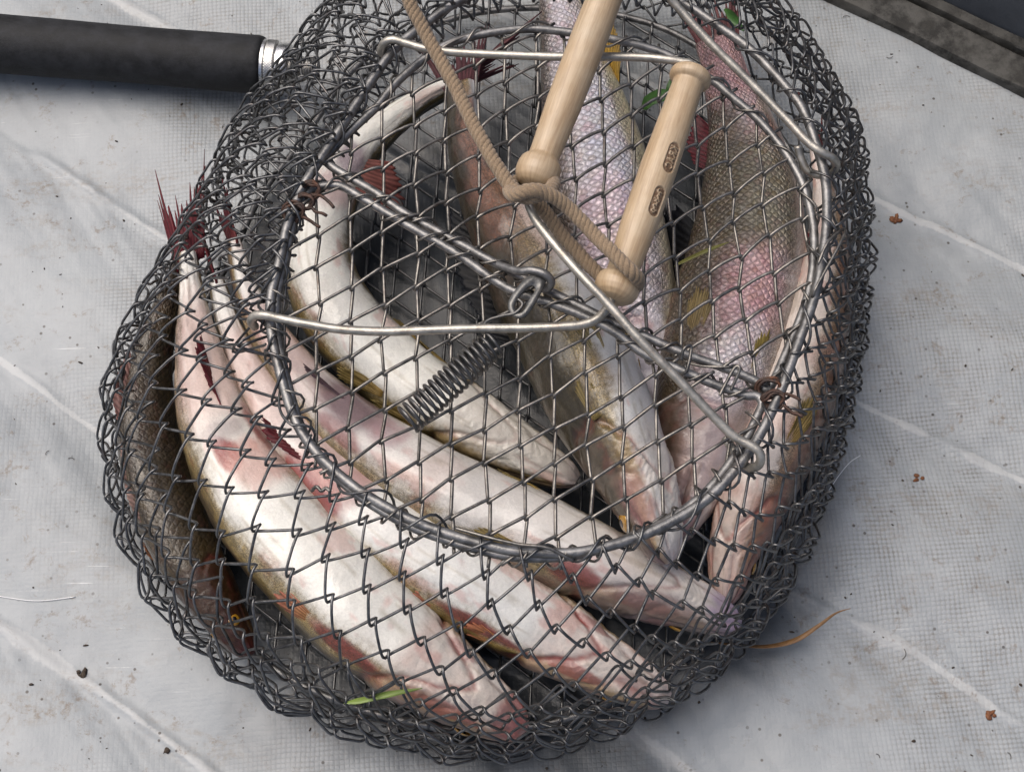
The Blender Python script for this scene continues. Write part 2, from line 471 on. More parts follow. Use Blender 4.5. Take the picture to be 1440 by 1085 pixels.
scr = k.noise(k.mapping(p, (14, 900, 1), (0, 0, math.radians(-33))), 1.0, 2, 0.5)
base = k.mix(k.math('MULTIPLY', k.math('MULTIPLY', k.ramp(scr, [(0.70, 0), (0.74, 1)]), k.ramp(mid, [(0.5, 0), (0.6, 1)])), 0.5), base, (0.75, 0.75, 0.75))
wet_shade_c = sc.outputs[1]
base = k.mix(wet_shade_c, base, k.mix(1.0, base, (0.12, 0.13, 0.145), 'MULTIPLY'))  # damp floor colour, darkened further to stand in for shade under the basket
rough = k.mix(wet_shade_c, k.math('MULTIPLY_ADD', mid, 0.25, 0.33), 0.32)
bh = k.math('MULTIPLY', wv, k.math('MULTIPLY_ADD', sc.outputs[2], 0.8, 0.2))
nb = k.bump(bh, 0.32, 0.0006)
nb = k.bump(k.noise(p, 120, 5, 0.6), 0.3, 0.0015, nb)
k.set(Base_Color=base, Roughness=rough, Normal=nb, Specular_IOR_Level=0.45)
M['floor'] = k.m
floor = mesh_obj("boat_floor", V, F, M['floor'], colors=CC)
tag(floor, "pale grey woven coated fabric floor of the boat with diagonal welded seams", "floor", kind="structure")

# raised weld beads along the seams (parts of the floor)
def gz(x, y):
    return float(ground_raw(np.array([[x]]), np.array([[y]]))[0, 0]) - 0.003

# ------------------------------------------------------------------ side of the boat in the upper right
ea = W(1160, -4, 0.0); eb = W(1440, 132, 0.0)
ed = norm(eb-ea); eq = np.array([-ed[1], ed[0], 0.0])
def extrude_profile(prof, s0, s1, n, wob=0.0, seed=0):
    S = np.linspace(s0, s1, n)
    V = []
    for i, s in enumerate(S):
        for j, (q, z) in enumerate(prof):
            w = wob*(vnoise(np.array([s*40+seed, j*0.7, seed*1.3]))-0.5)
            w2 = wob*(vnoise(np.array([s*40+seed+50, j*0.7, seed*2.3]))-0.5)
            pnt = ea + ed*s + eq*(q+w)
            V.append([pnt[0], pnt[1], z+w2])
    m = len(prof)
    I = np.arange(n*m).reshape(n, m)
    F = np.stack([I[:-1, :-1], I[1:, :-1], I[1:, 1:], I[:-1, 1:]], -1).reshape(-1, 4)
    return np.array(V), F
k = NT('grimy_tube'); p = k.pos()
gn = k.noise(p, 70, 7, 0.7); g2 = k.noise(p, 18, 4)
c = k.mix(k.ramp(gn, [(0.40, 0), (0.58, 1)]), (0.008, 0.0075, 0.006), (0.065, 0.063, 0.057))
c = k.mix(k.ramp(g2, [(0.45, 0), (0.7, 0.6)]), c, (0.05, 0.047, 0.04))
k.set(Base_Color=c, Roughness=0.7, Normal=k.bump(gn, 0.5, 0.002)); M['grime'] = k.m
k = NT('side_tube'); p = k.pos()
c = k.mix(k.ramp(k.noise(p, 20, 6, 0.7), [(0.35, 0), (0.7, 1)]), (0.055, 0.062, 0.073), (0.085, 0.094, 0.107))
k.set(Base_Color=c, Roughness=0.45, Normal=k.bump(k.noise(p, 300, 4), 0.2, 0.001)); M['tube'] = k.m
side = empty("boat_side", (ea+eb)/2)
tag(side, "grimy rubbing strip and blue grey side tube of the boat in the corner", "boat side")
prof = [(0.0, -0.012), (0.0, 0.0030), (0.0008, 0.0042), (0.006, 0.0050), (0.013, 0.0058), (0.0205, 0.0066), (0.0213, 0.0056), (0.0213, -0.006)]
V, F = extrude_profile(prof, -1.6, 1.6, 500, 0.0013, 3)
mesh_obj("rubbing_strip", V, F, M['grime'], side, sharp=35)
prof = [(0.0245, -0.006), (0.0245, 0.0070), (0.0252, 0.0082), (0.0315, 0.0090), (0.0322, 0.0080), (0.0322, -0.002)]
V, F = extrude_profile(prof, -1.6, 1.6, 440, 0.0009, 11)
mesh_obj("welt_seam", V, F, M['grime'], side, sharp=35)
prof = [(0.0325+0.20*(1-math.cos(a)), -0.004+0.36*math.sin(a)) for a in np.linspace(0, math.pi/1.5, 22)]
V, F = extrude_profile(prof, -1.6, 1.6, 120, 0.001, 23)
mesh_obj("side_tube", V, F, M['tube'], side)

# ------------------------------------------------------------------ the wire basket
ZL = 0.140
RING = [(1157, 235), (1163, 285), (1160, 340), (1146, 415), (1120, 490), (1095, 557), (1060, 625), (1005, 692), (950, 730), (890, 757), (820, 775),
        (762, 777), (700, 770), (600, 740), (530, 705), (480, 670), (440, 630), (415, 590), (397, 535), (382, 470), (381, 420), (394, 365), (405, 315),
        (425, 265), (450, 225), (485, 172), (515, 125), (550, 75), (580, 47), (610, 25), (660, -4), (760, -26), (870, -20), (950, 0), (1025, 47), (1062, 76), (1105, 122), (1132, 160)]
OUTL = [(150, 600), (162, 690), (190, 780), (240, 868), (330, 950), (430, 1003), (560, 1042), (680, 1056), (800, 1038), (900, 998), (1000, 938), (1078, 860), (1135, 760),
        (1175, 650), (1200, 540), (1212, 430), (1212, 320), (1190, 195), (1130, 90), (1062, 10), (960, -55), (820, -85), (670, -80), (560, -45), (478, 0), (430, 60), (380, 130), (322, 205), (270, 310), (215, 400), (168, 500)]
ring = catmull(WL(RING, ZL), 240, closed=True)
outl = catmull(WL(OUTL, 0.052), 240, closed=True)
def byangle(P, n=720):
    c = P[:, :2].mean(0)
    a = np.arctan2(P[:, 1]-c[1], P[:, 0]-c[0]) % (2*math.pi)
    o = np.argsort(a); a = a[o]; Q = P[o]
    a = np.concatenate([a-2*math.pi, a, a+2*math.pi]); Q = np.vstack([Q, Q, Q])
    t = np.arange(n)*2*math.pi/n
    return np.stack([np.interp(t, a, Q[:, k]) for k in range(3)], 1), c
RA, rc = byangle(ring)
OA, oc = byangle(outl)
BA = OA.copy(); BA[:, :2] = oc + (OA[:, :2]-oc)*0.93; BA[:, 2] = 0.003
# control rows of the shell
C1 = OA.copy(); C1[:, :2] = OA[:, :2]*0.80 + RA[:, :2]*0.20; C1[:, 2] = ZL*0.90
C2 = OA.copy(); C2[:, :2] = oc + (OA[:, :2]-oc)*1.015; C2[:, 2] = 0.012
def samp(A, th):
    n = len(A); x = (th/(2*math.pi)*n) % n
    i = np.floor(x).astype(int); f = (x-i)[:, None]
    return A[i % n]*(1-f)+A[(i+1) % n]*f
def shell(th, v):
    th = np.asarray(th, float); v = np.asarray(v, float)
    R, O, B, c1, c2 = samp(RA, th), samp(OA, th), samp(BA, th), samp(C1, th), samp(C2, th)
    t = np.clip(v, -0.2, 1.0)[:, None]
    up = (1-t)**2*R + 2*t*(1-t)*c1 + t*t*O
    s = np.clip(v-1, 0, 1.1)[:, None]
    lo = (1-s)**2*O + 2*s*(1-s)*c2 + s*s*B
    P = np.where(v[:, None] <= 1, up, lo)
    q = np.stack([np.cos(th)*2.2, np.sin(th)*2.2, v*2.0], -1)
    bump = (fbm(q+31, 3)-0.5)*0.009*np.clip(v*2, 0, 1)
    return P, bump
def shell_pt(th, v, n):
    P, b = shell(th, v)
    e = 1e-3
    Pt, _ = shell(th+e, v); Pv, _ = shell(th, v+e*3)
    N = norm(np.cross(Pt-P, Pv-P))
    # outward = away from the axis
    out = P - np.append(oc, 0.05)
    sgn = np.sign((N*out).sum(1, keepdims=True)); sgn[sgn == 0] = 1
    return P + N*sgn*(n+b)[:, None]

basket = empty("fish_basket", np.append(oc, 0.0))
tag(basket, "collapsible round wire mesh fish basket with two wooden grips, full of fish", "fish basket")

PHI = np.array([0.0, 0.022, 0.05, 0.10, 0.18, 0.32, 0.40, 0.45, 0.478, 0.5, 0.522, 0.55, 0.60, 0.68, 0.82, 0.90, 0.95, 0.978])
def link_wave(phi):
    """flattened spiral of a chain link wire: lateral -1..1 and depth -1..1"""
    m = 1 - np.abs(((phi % 1.0)*2) - 1)*1.0        # 0 at tip 0, 1 at tip .5
    m = m*2-1
    m = np.sign(m)*np.minimum(np.abs(m), 0.975) if False else m
    d = np.tanh(3.2*np.sin(2*math.pi*phi))
    return m, d

NT_ = 52
NSH = 10                                     # rows from neck to widest place
BOUND = [0, 0.10, 0.20, 0.30, 0.40, 0.50, 0.60, 0.69, 0.77, 0.84, 0.90, 0.96, 1.02, 1.09, 1.18, 1.30, 1.45, 1.62, 1.80, 2.0]
JIT = rng.normal(0, 0.6, (len(BOUND)+1, NT_+2, 3))
JIT[:, NT_] = JIT[:, 0]; JIT[:, NT_+1] = JIT[:, 1]
def slump(th, v):
    """the collapsed left and far sides bunch up under the neck ring"""
    g = 1.0 + 0.60*np.clip(0.25+np.cos(th-math.radians(150)), 0, 1)
    return np.where((v > 0) & (v < 1), np.abs(v)**g, v)
def body_row(kk, v0, v1, base_n=0.0, fold=0.0, jn=1.0, span=None):
    js = np.arange(NT_) if span is None else np.arange(span[0], span[1])
    j = np.repeat(js, len(PHI)); phi = np.tile(PHI, len(js))
    m, d = link_wave(phi)
    t = j + phi + 0.5*kk
    a = np.where(phi < 0.5, phi*2, (1-phi)*2)
    kq = kk % (len(BOUND)-1)
    jtop = np.where((phi < 0.5)[:, None], JIT[kq, j], JIT[kq, j+1])
    jj = ((1-a)[:, None]*jtop + a[:, None]*JIT[kq+1, j])*jn
    th = 2*math.pi*(t/NT_) + jj[:, 0]*0.012
    over = 0.0022/0.13 + 0.02*(v1-v0)
    v = slump(th, (v0+v1)/2 + m*((v1-v0)/2) + jj[:, 1]*0.010) + m*over
    dense = np.clip(0.25+np.cos(th-math.radians(150)), 0, 1)*ss(0.55, 0.1, v)
    n = d*0.0027 + jj[:, 2]*0.0017 + m*(0.0050*dense+0.0030*ss(0.72, 0.95, v)*ss(1.5, 1.15, v))*(1 if kk % 2 else -1) + base_n + fold*m
    P = shell_pt(th, v, n)
    P[:, 2] = np.maximum(P[:, 2], 0.0022)
    Vv, Ff = tube(P, 0.00077, 6, closed=span is None)
    mesh_obj("mesh_wire", Vv, Ff, M['wire'], basket)
for kk in range(len(BOUND)-1):
    body_row(kk, BOUND[kk], BOUND[kk+1])
# the slack of the collapsed neck folds back underneath itself
for (kk, v0, v1, bn, fo, jn, sp) in ((1, 0.03, 0.20, -0.0065, 0.003, 0.9, (8, 29)), (4, 0.14, 0.33, -0.0110, -0.004, 0.9, (9, 29)), (6, 0.02, 0.15, 0.0045, 0.003, 0.9, (12, 28)), (2, 0.74, 0.86, -0.0090, 0.003, 0.9, (-6, 46)), (7, 0.84, 0.96, -0.0075, -0.003, 0.9, (-6, 46)),
        (3, 0.30, 0.48, -0.0125, 0.003, 0.9, (9, 28)), (8, 0.05, 0.24, -0.0150, 0.004, 0.9, (8, 28)), (5, 0.45, 0.62, -0.0130, -0.003, 0.9, (8, 26)), (9, 0.60, 0.76, -0.0120, 0.003, 0.9, (-4, 24))):
    body_row(kk, v0, v1, bn, fo, jn, span=(sp[0]-kk//2, sp[1]-kk//2))

# neck ring and base ring, with the coil that binds the mesh to the neck ring
MB().tube(ring, 0.0026, 10, closed=True).build("neck_ring", M['rod'], basket)
basering = catmull(BA[::12], 200, closed=True); basering[:, 2] = 0.0035
MB().tube(basering, 0.0022, 8, closed=True).build("base_ring", M['rod'], basket)

def coil(P, rad, turns, closed=False, jit=0.15, per=12, seed=1):
    """binding wire wound round a rod that follows P"""
    r2 = np.random.default_rng(seed)
    n = int(turns*per)
    Q = catmull(P, n, closed) if not closed else catmull(P, n, True)
    T = norm(np.gradient(Q, axis=0))
    Bn = norm(np.cross(T, np.array([0, 0, 1.0]))); Nn = np.cross(Bn, T)
    ph = np.arange(n)/per*2*math.pi + np.interp(np.arange(n), np.arange(0, n+per, per), r2.normal(0, 1, len(np.arange(0, n+per, per))))*0.9
    rr = rad*(1+np.interp(np.arange(n), np.arange(0, n+per, per), r2.random(len(np.arange(0, n+per, per))))*jit)
    return Q + Bn*(np.cos(ph)*rr)[:, None] + Nn*(np.sin(ph)*rr)[:, None]
MB().tube(coil(ring[::4], 0.0036, 34, closed=True, jit=0.9, seed=4), 0.00075, 6, closed=True).build("binding_coil", M['wire'], basket)

# lid: two half-round flaps
ZU, ZD = 0.135, 0.137
UP_ARC = [(458, 224), (470, 208), (500, 178), (530, 150), (556, 118), (590, 88), (630, 62), (682, 48), (740, 41), (802, 46), (860, 55), (902, 65), (940, 78), (1000, 112), (1030, 137),
          (1060, 162), (1090, 195), (1115, 232), (1132, 268), (1144, 320), (1143, 375), (1133, 425), (1112, 480), (1092, 527), (1082, 546)]
UP_STR = [(1076, 548), (1062, 535), (1012, 515), (962, 497), (912, 475), (860, 452), (790, 418), (735, 390), (697, 370), (615, 325), (565, 297), (530, 272), (487, 247), (466, 234)]
LO_STR = [(452, 262), (480, 262), (515, 282), (565, 312), (640, 355), (700, 397), (730, 412), (790, 432), (827, 447), (865, 467), (905, 497), (950, 517), (987, 533), (1020, 546), (1048, 556), (1064, 556), (1072, 566)]
LO_ARC = [(1066, 582), (1046, 622), (1000, 684), (948, 726), (888, 755), (820, 778), (762, 784), (700, 779), (602, 750), (534, 716), (484, 680), (446, 640), (422, 596), (405, 540), (391, 475), (389, 425), (400, 368), (412, 318), (424, 285), (436, 268)]
def flap(name, outline, zf, seed, label):
    P = catmull(WL(outline, zf), 320, closed=True)
    fr = MB().tube(P, 0.00235, 10, closed=True).build(name, M['rod'], basket)
    fr["label"] = label
    # mesh plane
    e1 = norm(W(1060, 540, zf)-W(470, 245, zf)); e2 = np.array([-e1[1], e1[0], 0.0])
    o = W(770, 400, zf)
    poly = np.stack([(P-o)@e1, (P-o)@e2], 1)
    cen = poly.mean(0)
    def inside(q):
        x, y = q[:, 0], q[:, 1]
        r = np.zeros(len(q), bool)
        a, b = poly, np.roll(poly, -1, 0)
        for (x1, y1), (x2, y2) in zip(a, b):
            c = ((y1 > y) != (y2 > y)) & (x < (x2-x1)*(y-y1)/(y2-y1+1e-15)+x1)
            r ^= c
        return r
    w, pit = 0.0163, 0.0198
    r2 = np.random.default_rng(seed)
    lo = int(math.floor(poly[:, 1].min()/w))-1; hi = int(math.ceil(poly[:, 1].max()/w))+1
    J = r2.normal(0, 1, (hi-lo+3, 60, 3))
    made = []
    for kk in range(lo, hi):
        j = np.repeat(np.arange(-20, 22), len(PHI)); phi = np.tile(PHI, 42)
        m, d = link_wave(phi)
        t = j+phi+0.5*kk - 0.5*round(kk)//1*0
        tt = (j+phi+0.5*(kk % 2))*pit
        a = np.where(phi < 0.5, phi*2, (1-phi)*2)
        sh = (kk % 2)
        ji = j+22
        jt = np.where((phi < 0.5)[:, None], J[kk-lo, ji], J[kk-lo, ji+1])
        jb = J[kk-lo+1, ji + sh]
        jj = (1-a)[:, None]*jt + a[:, None]*jb
        x = tt + jj[:, 0]*0.0011
        y = (kk+0.5)*w + m*(w/2+0.0011) + jj[:, 1]*0.0008
        if seed == 21: y = y + 0.0021*np.maximum(np.sin(2*math.pi*phi), 0)
        q = np.stack([x, y], 1)
        ins = inside(q)
        rel = np.sqrt((((q-cen)/(np.abs(poly-cen).max(0)))**2).sum(1))
        sag = -0.007*np.clip(1-rel**2, 0, 1) + (fbm(np.stack([x*14, y*14, x*0+seed], -1), 2)-0.5)*0.006
        z = d*0.0019 + jj[:, 2]*0.0010 + sag
        Q = o + x[:, None]*e1 + y[:, None]*e2 + np.array([0, 0, 1.0])*z[:, None]
        i = 0; n = len(Q); mb = MB(); got = False
        while i < n:
            if ins[i]:
                s = i
                while i < n and ins[i]: i += 1
                s0, e0 = max(0, s-2), min(n, i+2)
                if e0-s0 >= 5:
                    mb.tube(Q[s0:e0], 0.00092, 6); got = True
            i += 1
        if got:
            mb.build("mesh_wire", M['lidwire'], fr)
    return fr, P
upper, UPP = flap("lid_flap", UP_ARC+UP_STR, ZU, 21, "upper half-round mesh flap of the lid")
lower, LOP = flap("lid_flap", LO_STR+LO_ARC, ZD, 22, "lower half-round mesh flap of the lid")
MB().tube(coil(WL(UP_STR, ZU), 0.0032, 12, seed=6, jit=0.4), 0.00075, 6).build("binding_coil", M['lidwire'], upper)
MB().tube(coil(WL(LO_STR, ZD), 0.0032, 13, seed=7, jit=0.4), 0.00075, 6).build("binding_coil", M['lidwire'], lower)
MB().tube(coil(WL(UP_ARC[3:], ZU), 0.0032, 14, seed=8, jit=0.5), 0.0007, 6).build("binding_coil", M['lidwire'], upper)
MB().tube(coil(WL(LO_ARC, ZD), 0.0034, 24, seed=9, jit=0.9), 0.0007, 6).build("binding_coil", M['lidwire'], lower)

# the mesh of the bottom
bottom = MB()
e1 = norm(np.array([0.9, 0.42, 0.0])); e2 = np.array([-e1[1], e1[0], 0.0])
for kk in range(-14, 14):
    j = np.repeat(np.arange(-13, 14), len(PHI)); phi = np.tile(PHI, 27)
    m, d = link_wave(phi)
    x = (j+phi+0.5*(kk % 2))*0.021; y = (kk+0.5)*0.0175+m*(0.0175/2+0.0012)
    Q = np.append(oc, 0.0045)+x[:, None]*e1+y[:, None]*e2+np.array([0, 0, 1.0])*(d*0.0016)[:, None]
    th = np.arctan2(Q[:, 1]-oc[1], Q[:, 0]-oc[0]) % (2*math.pi)
    lim = np.linalg.norm(samp(BA, th)[:, :2]-oc, axis=1)
    ins = np.linalg.norm(Q[:, :2]-oc, axis=1) < lim
    idx = np.where(ins)[0]
    if len(idx) > 6:
        MB().tube(Q[idx[0]:idx[-1]+1], 0.00092, 6).build("mesh_wire", M['wire'], basket)

# handles: two bails, each a bent wire with a turned wooden grip
def lathe_grip(A, B, prof, n_len, n_ang, stamps=None):
    """turned grip from A to B; prof = [(fraction, radius)]"""
    A = np.asarray(A); B = np.asarray(B); L = np.linalg.norm(B-A); T = (B-A)/L
    N = np.array([0, 0, 1.0]); N = norm(CAM-(A+B)/2); N = norm(N-T*(N@T)); S = np.cross(T, N)
    f = np.linspace(0, 1, n_len)
    pf = np.array(prof); r = np.interp(f, pf[:, 0], pf[:, 1])
    kw = max(1, int(n_len*0.004))*2+1
    ker = np.ones(kw)/kw
    rs = np.convolve(np.pad(r, kw//2, mode='edge'), ker, 'valid')
    r = rs*0.94; r[0] = 1e-5; r[-1] = 1e-5
    ang = np.arange(n_ang)*2*math.pi/n_ang
    FF, AA = np.meshgrid(f, ang, indexing='ij')
    R = np.repeat(r[:, None], n_ang, 1)
    R = R*(1+0.02*(fbm(np.stack([FF*3, np.cos(AA)*0.7, np.sin(AA)*0.7], -1)+5, 2)-0.5))
    mark = np.zeros_like(R)
    if stamps:
        for (fc, ac, hl, hw, strokes) in stamps:
            x = (FF-fc)*L                       # along the grip
            da = (AA-ac+math.pi) % (2*math.pi)-math.pi
            y = da*0.0096                       # across
            q = np.abs(y)/hw
            inside = np.where(np.abs(x) < hl-hw, q, np.sqrt((np.maximum(np.abs(x)-(hl-hw), 0)/hw)**2+q**2))
            mk = 1-ss(0.88, 1.05, inside)
            letter = np.zeros_like(R)
            near = mk > 0.01
            xs, ys = x[near], y[near]
            ld = np.full(xs.shape, 1.0)
            for (x1, y1, x2, y2) in strokes:
                dx, dy = x2-x1, y2-y1
                t = np.clip(((xs-x1)*dx+(ys-y1)*dy)/(dx*dx+dy*dy+1e-12), 0, 1)
                ld = np.minimum(ld, np.hypot(xs-x1-t*dx, ys-y1-t*dy))
            letter[near] = 1-ss(0.00022, 0.00042, ld)
            R = R-0.0007*mk*(1-letter)
            mark = np.maximum(mark, mk*(1-0.72*letter)*(0.75+0.5*(vnoise(np.stack([x*1500, y*1500, x*0], -1))-0.3)))
    P = A + (FF*L)[..., None]*T + R[..., None]*(np.cos(AA)[..., None]*N+np.sin(AA)[..., None]*S)
    I = np.arange(n_len*n_ang).reshape(n_len, n_ang); I2 = np.roll(I, -1, 1)
    F = np.stack([I[:-1], I2[:-1], I2[1:], I[1:]], -1).reshape(-1, 4)
    uv = np.stack([FF*L, AA*0.01, AA*0], -1).reshape(-1, 3)
    cc = np.stack([mark.ravel()]*3, 1).clip(0, 1)
    return P.reshape(-1, 3), F, uv, cc

# stroke letters, each in a 1 x 1 box (x right, y up)
GLY = {'K': [(0.1, 0, 0.1, 1), (0.1, 0.45, 0.8, 1), (0.3, 0.6, 0.85, 0)],
       'R': [(0.1, 0, 0.1, 1), (0.1, 1, 0.65, 0.95), (0.65, 0.95, 0.72, 0.65), (0.72, 0.65, 0.1, 0.48), (0.4, 0.5, 0.85, 0)],
       'A': [(0.0, 0, 0.45, 1), (0.45, 1, 0.9, 0), (0.2, 0.35, 0.7, 0.35)],
       'C': [(0.85, 0.85, 0.5, 1), (0.5, 1, 0.12, 0.7), (0.12, 0.7, 0.12, 0.3), (0.12, 0.3, 0.5, 0), (0.5, 0, 0.85, 0.15)]}
def word(w, h, adv, x0):
    out = []
    for i, ch in enumerate(w):
        for (a, b, c, d) in GLY[ch]:
            out.append((x0+(i+a*0.82)*adv, (b-0.5)*h, x0+(i+c*0.82)*adv, (d-0.5)*h))
    return out
sq = []
r3 = np.random.default_rng(5)
for i in range(9):                       # worn, unreadable relief in the second stamp
    cx_, cy_ = -0.0058+i*0.0014, r3.uniform(-0.0011, 0.0011)
    a0 = r3.uniform(0, 6.28)
    pts = [(cx_+0.0009*math.cos(a0+t), cy_+0.0011*math.sin(a0+t)) for t in np.linspace(0, r3.uniform(2.5, 5), 5)]
    sq += [(*pts[q], *pts[q+1]) for q in range(4)]

ZB = 0.160
GA0, GA1 = W(975, 97, 0.166), W(861, 423, 0.160)
GAprof = [(0.0, 0.0), (0.003, 0.0060), (0.010, 0.0092), (0.022, 0.0112), (0.036, 0.0118), (0.052, 0.0116), (0.062, 0.0104), (0.066, 0.0088), (0.075, 0.0087), (0.2, 0.0093), (0.45, 0.0102), (0.7, 0.0098), (0.870, 0.0084), (0.895, 0.0084), (0.901, 0.0098), (0.914, 0.0114), (0.936, 0.0121), (0.958, 0.0119), (0.978, 0.0106), (0.993, 0.0078), (1, 0)]
GB0, GB1 = W(893, -115, 0.190), W(748, 264, 0.172)
GBprof = [(0.0, 0.0), (0.003, 0.0060), (0.010, 0.0092), (0.022, 0.0112), (0.036, 0.0118), (0.050, 0.0113), (0.060, 0.0098), (0.068, 0.0089), (0.2, 0.0093), (0.45, 0.0102), (0.7, 0.0098), (0.870, 0.0084), (0.895, 0.0084), (0.901, 0.0098), (0.914, 0.0114), (0.936, 0.0121), (0.958, 0.0119), (0.978, 0.0106), (0.993, 0.0078), (1, 0)]

bailA1 = catmull(np.vstack([WL([(541, 88, 0.134), (536, 72, 0.141), (541, 60, 0.147), (553, 56, 0.149), (572, 61, 0.149), (600, 69, 0.150), (642, 74, 0.152), (700, 77, 0.155), (790, 80, 0.159), (860, 80, 0.162), (905, 81, 0.164), (938, 84, 0.166), (960, 88, 0.166), (972, 96, 0.166)]), [GA0*0.8+GA1*0.2]]), 160)
bailA2 = catmull(np.vstack([[GA0*0.2+GA1*0.8], WL([(860, 420, 0.160), (853, 434, 0.160), (840, 448, 0.160), (820, 456, 0.1595), (790, 459, 0.159), (740, 461, 0.157), (660, 462, 0.155), (600, 464, 0.153), (540, 466, 0.151), (480, 463, 0.150), (430, 455, 0.149), (395, 448, 0.148), (372, 443, 0.148), (358, 444, 0.145), (353, 452, 0.140), (359, 460, 0.134)])]), 160)
bailB1 = catmull(np.vstack([[GB0*0.8+GB1*0.2], WL([(894, -118, 0.190), (902, -126, 0.190), (912, -122, 0.189), (918, -105, 0.187), (922, -60, 0.180), (935, -15, 0.172), (960, 18, 0.166), (1005, 67, 0.160), (1040, 101, 0.156), (1070, 131, 0.153), (1105, 167, 0.150), (1135, 199, 0.148), (1155, 214, 0.147), (1170, 222, 0.144), (1176, 232, 0.138), (1168, 243, 0.133), (1150, 246, 0.131), (1134, 238, 0.132), (1126, 222, 0.135), (1122, 205, 0.139)])]), 200)
bailB2 = catmull(np.vstack([[GB0*0.2+GB1*0.8], WL([(746, 270, 0.172), (743, 282, 0.172), (747, 296, 0.172), (758, 316, 0.172), (785, 350, 0.172), (822, 392, 0.172), (845, 416, 0.171), (872, 446, 0.169), (902, 480, 0.166), (950, 529, 0.160), (1000, 582, 0.153), (1032, 613, 0.149), (1056, 626, 0.148), (1068, 636, 0.147), (1069, 650, 0.143), (1058, 658, 0.138), (1045, 652, 0.134), (1033, 635, 0.132), (1020, 615, 0.131)])]), 200)
for (p1, p2, g0, g1, prof, stamps, lab, glab) in (
        (bailA1, bailA2, GA0, GA1, GAprof, [(0.415, -0.52, 0.0088, 0.0035, word("KRAC", 0.0042, 0.0033, -0.0066)), (0.60, -0.56, 0.0085, 0.0035, sq)], "bare steel bail hooked on the left of the ring", "turned wooden grip with two burnt stamps"),
        (bailB1, bailB2, GB0, GB1, GBprof, None, "dull steel bail hooked on the right of the ring", "plain turned wooden grip running out of the picture")):
    mb = MB().tube(p1, 0.0023, 10).tube(p2, 0.0023, 10)
    bo = mb.build("bail_handle", M['bail'], basket); bo["label"] = lab
    Vv, Ff, uv, cc = lathe_grip(g0, g1, prof, 420 if stamps else 300, 300 if stamps else 96, stamps)
    go = mesh_obj("wooden_grip", Vv, Ff, M['wood'], bo, colors=cc, uv=uv); go["label"] = glab

# spring, its hook and the latch plate
s0, s1 = W(572, 592, 0.146), W(694, 482, 0.148)
ax = norm(s1-s0); b1 = norm(np.cross(ax, [0, 0, 1])); b2 = np.cross(b1, ax)
tt = np.linspace(0, 1, 20*18)
spos = s0+(s1-s0)*tt[:, None] + 0.0074*(b1*np.cos(tt*2*math.pi*17.5)[:, None]+b2*np.sin(tt*2*math.pi*17.5)[:, None])
tail = catmull(np.vstack([spos[-1:], WL([(684, 452, 0.146), (706, 444, 0.147), (724, 440, 0.148), (735, 428, 0.149), (728, 420, 0.149)])]), 40)
MB().tube(np.vstack([spos, tail[1:]]), 0.00088, 7).build("tension_spring", M['spring'], basket)
# latch: a bent flat link with a long slot
def plate(loop_out, loop_in, th, mat, name, parent):
    n = len(loop_out); V = np.vstack([loop_out, loop_in, loop_out-np.array([0, 0, th]), loop_in-np.array([0, 0, th])])
    i = np.arange(n); j = (i+1) % n
    F = np.vstack([np.stack([i, j, n+j, n+i], 1), np.stack([2*n+j, 2*n+i, 3*n+i, 3*n+j], 1), np.stack([j, i, 2*n+i, 2*n+j], 1), np.stack([n+i, n+j, 3*n+j, 3*n+i], 1)])
    return mesh_obj(name, V, F, mat, parent, smooth=False)
lo_ = WL([(755, 380, .1495), (766, 384, .1495), (768, 396, .149), (757, 418, .149), (745, 438, .1485), (735, 446, .148), (722, 444, .148), (714, 430, .1485), (720, 414, .149), (736, 394, .1495)])
li_ = WL([(744, 402, .1495), (750, 401, .1495), (753, 407, .149), (746, 418, .149), (737, 432, .1485), (733, 438, .148), (727, 437, .148), (724, 429, .1485), (729, 419, .149), (737, 408, .1495)])
plate(catmull(lo_, 48, True), catmull(li_, 48, True), 0.0016, M['latch'], "latch_plate", basket)
MB().tube(catmull(WL([(700, 372, 0.138), (728, 381, 0.146), (748, 380, 0.150), (766, 385, 0.151), (775, 396, 0.148), (770, 405, 0.144), (758, 402, 0.141)]), 60), 0.0022, 8).build("latch_hook", M['rod'], basket)

# rusty wire ties at the hinges
def tie(px, py, z, n, rad, seed, tl=12):
    r2 = np.random.default_rng(seed)
    c = W(px, py, z); pts = []
    for i in range(n*10):
        a = i/10*2*math.pi
        pts.append(c+np.array([math.cos(a)*rad*1.5, math.sin(a)*rad*0.9, math.sin(a+0.6)*rad*0.9])+r2.normal(0, 1, 3)*0.0004+np.array([0.3, -0.6, 0.1])*rad*(i/(n*10)-0.5)*1.5)
    last = pts[-1]
    for q in range(4):
        last = last+np.array([0.0022, -0.0016, 0.0005])+r2.normal(0, 0.0006, 3); pts.append(last)
    MB().tube(catmull(np.array(pts), n*24), 0.0009, 6).build("rusty_tie", M['rusty'], basket)
tie(412, 298, 0.141, 3, 0.0036, 1); tie(436, 268, 0.141, 3, 0.0032, 2); tie(1088, 562, 0.141, 3, 0.0034, 3); tie(428, 284, 0.141, 3, 0.0030, 4)
tie(1082, 545, 0.140, 2, 0.0036, 5)
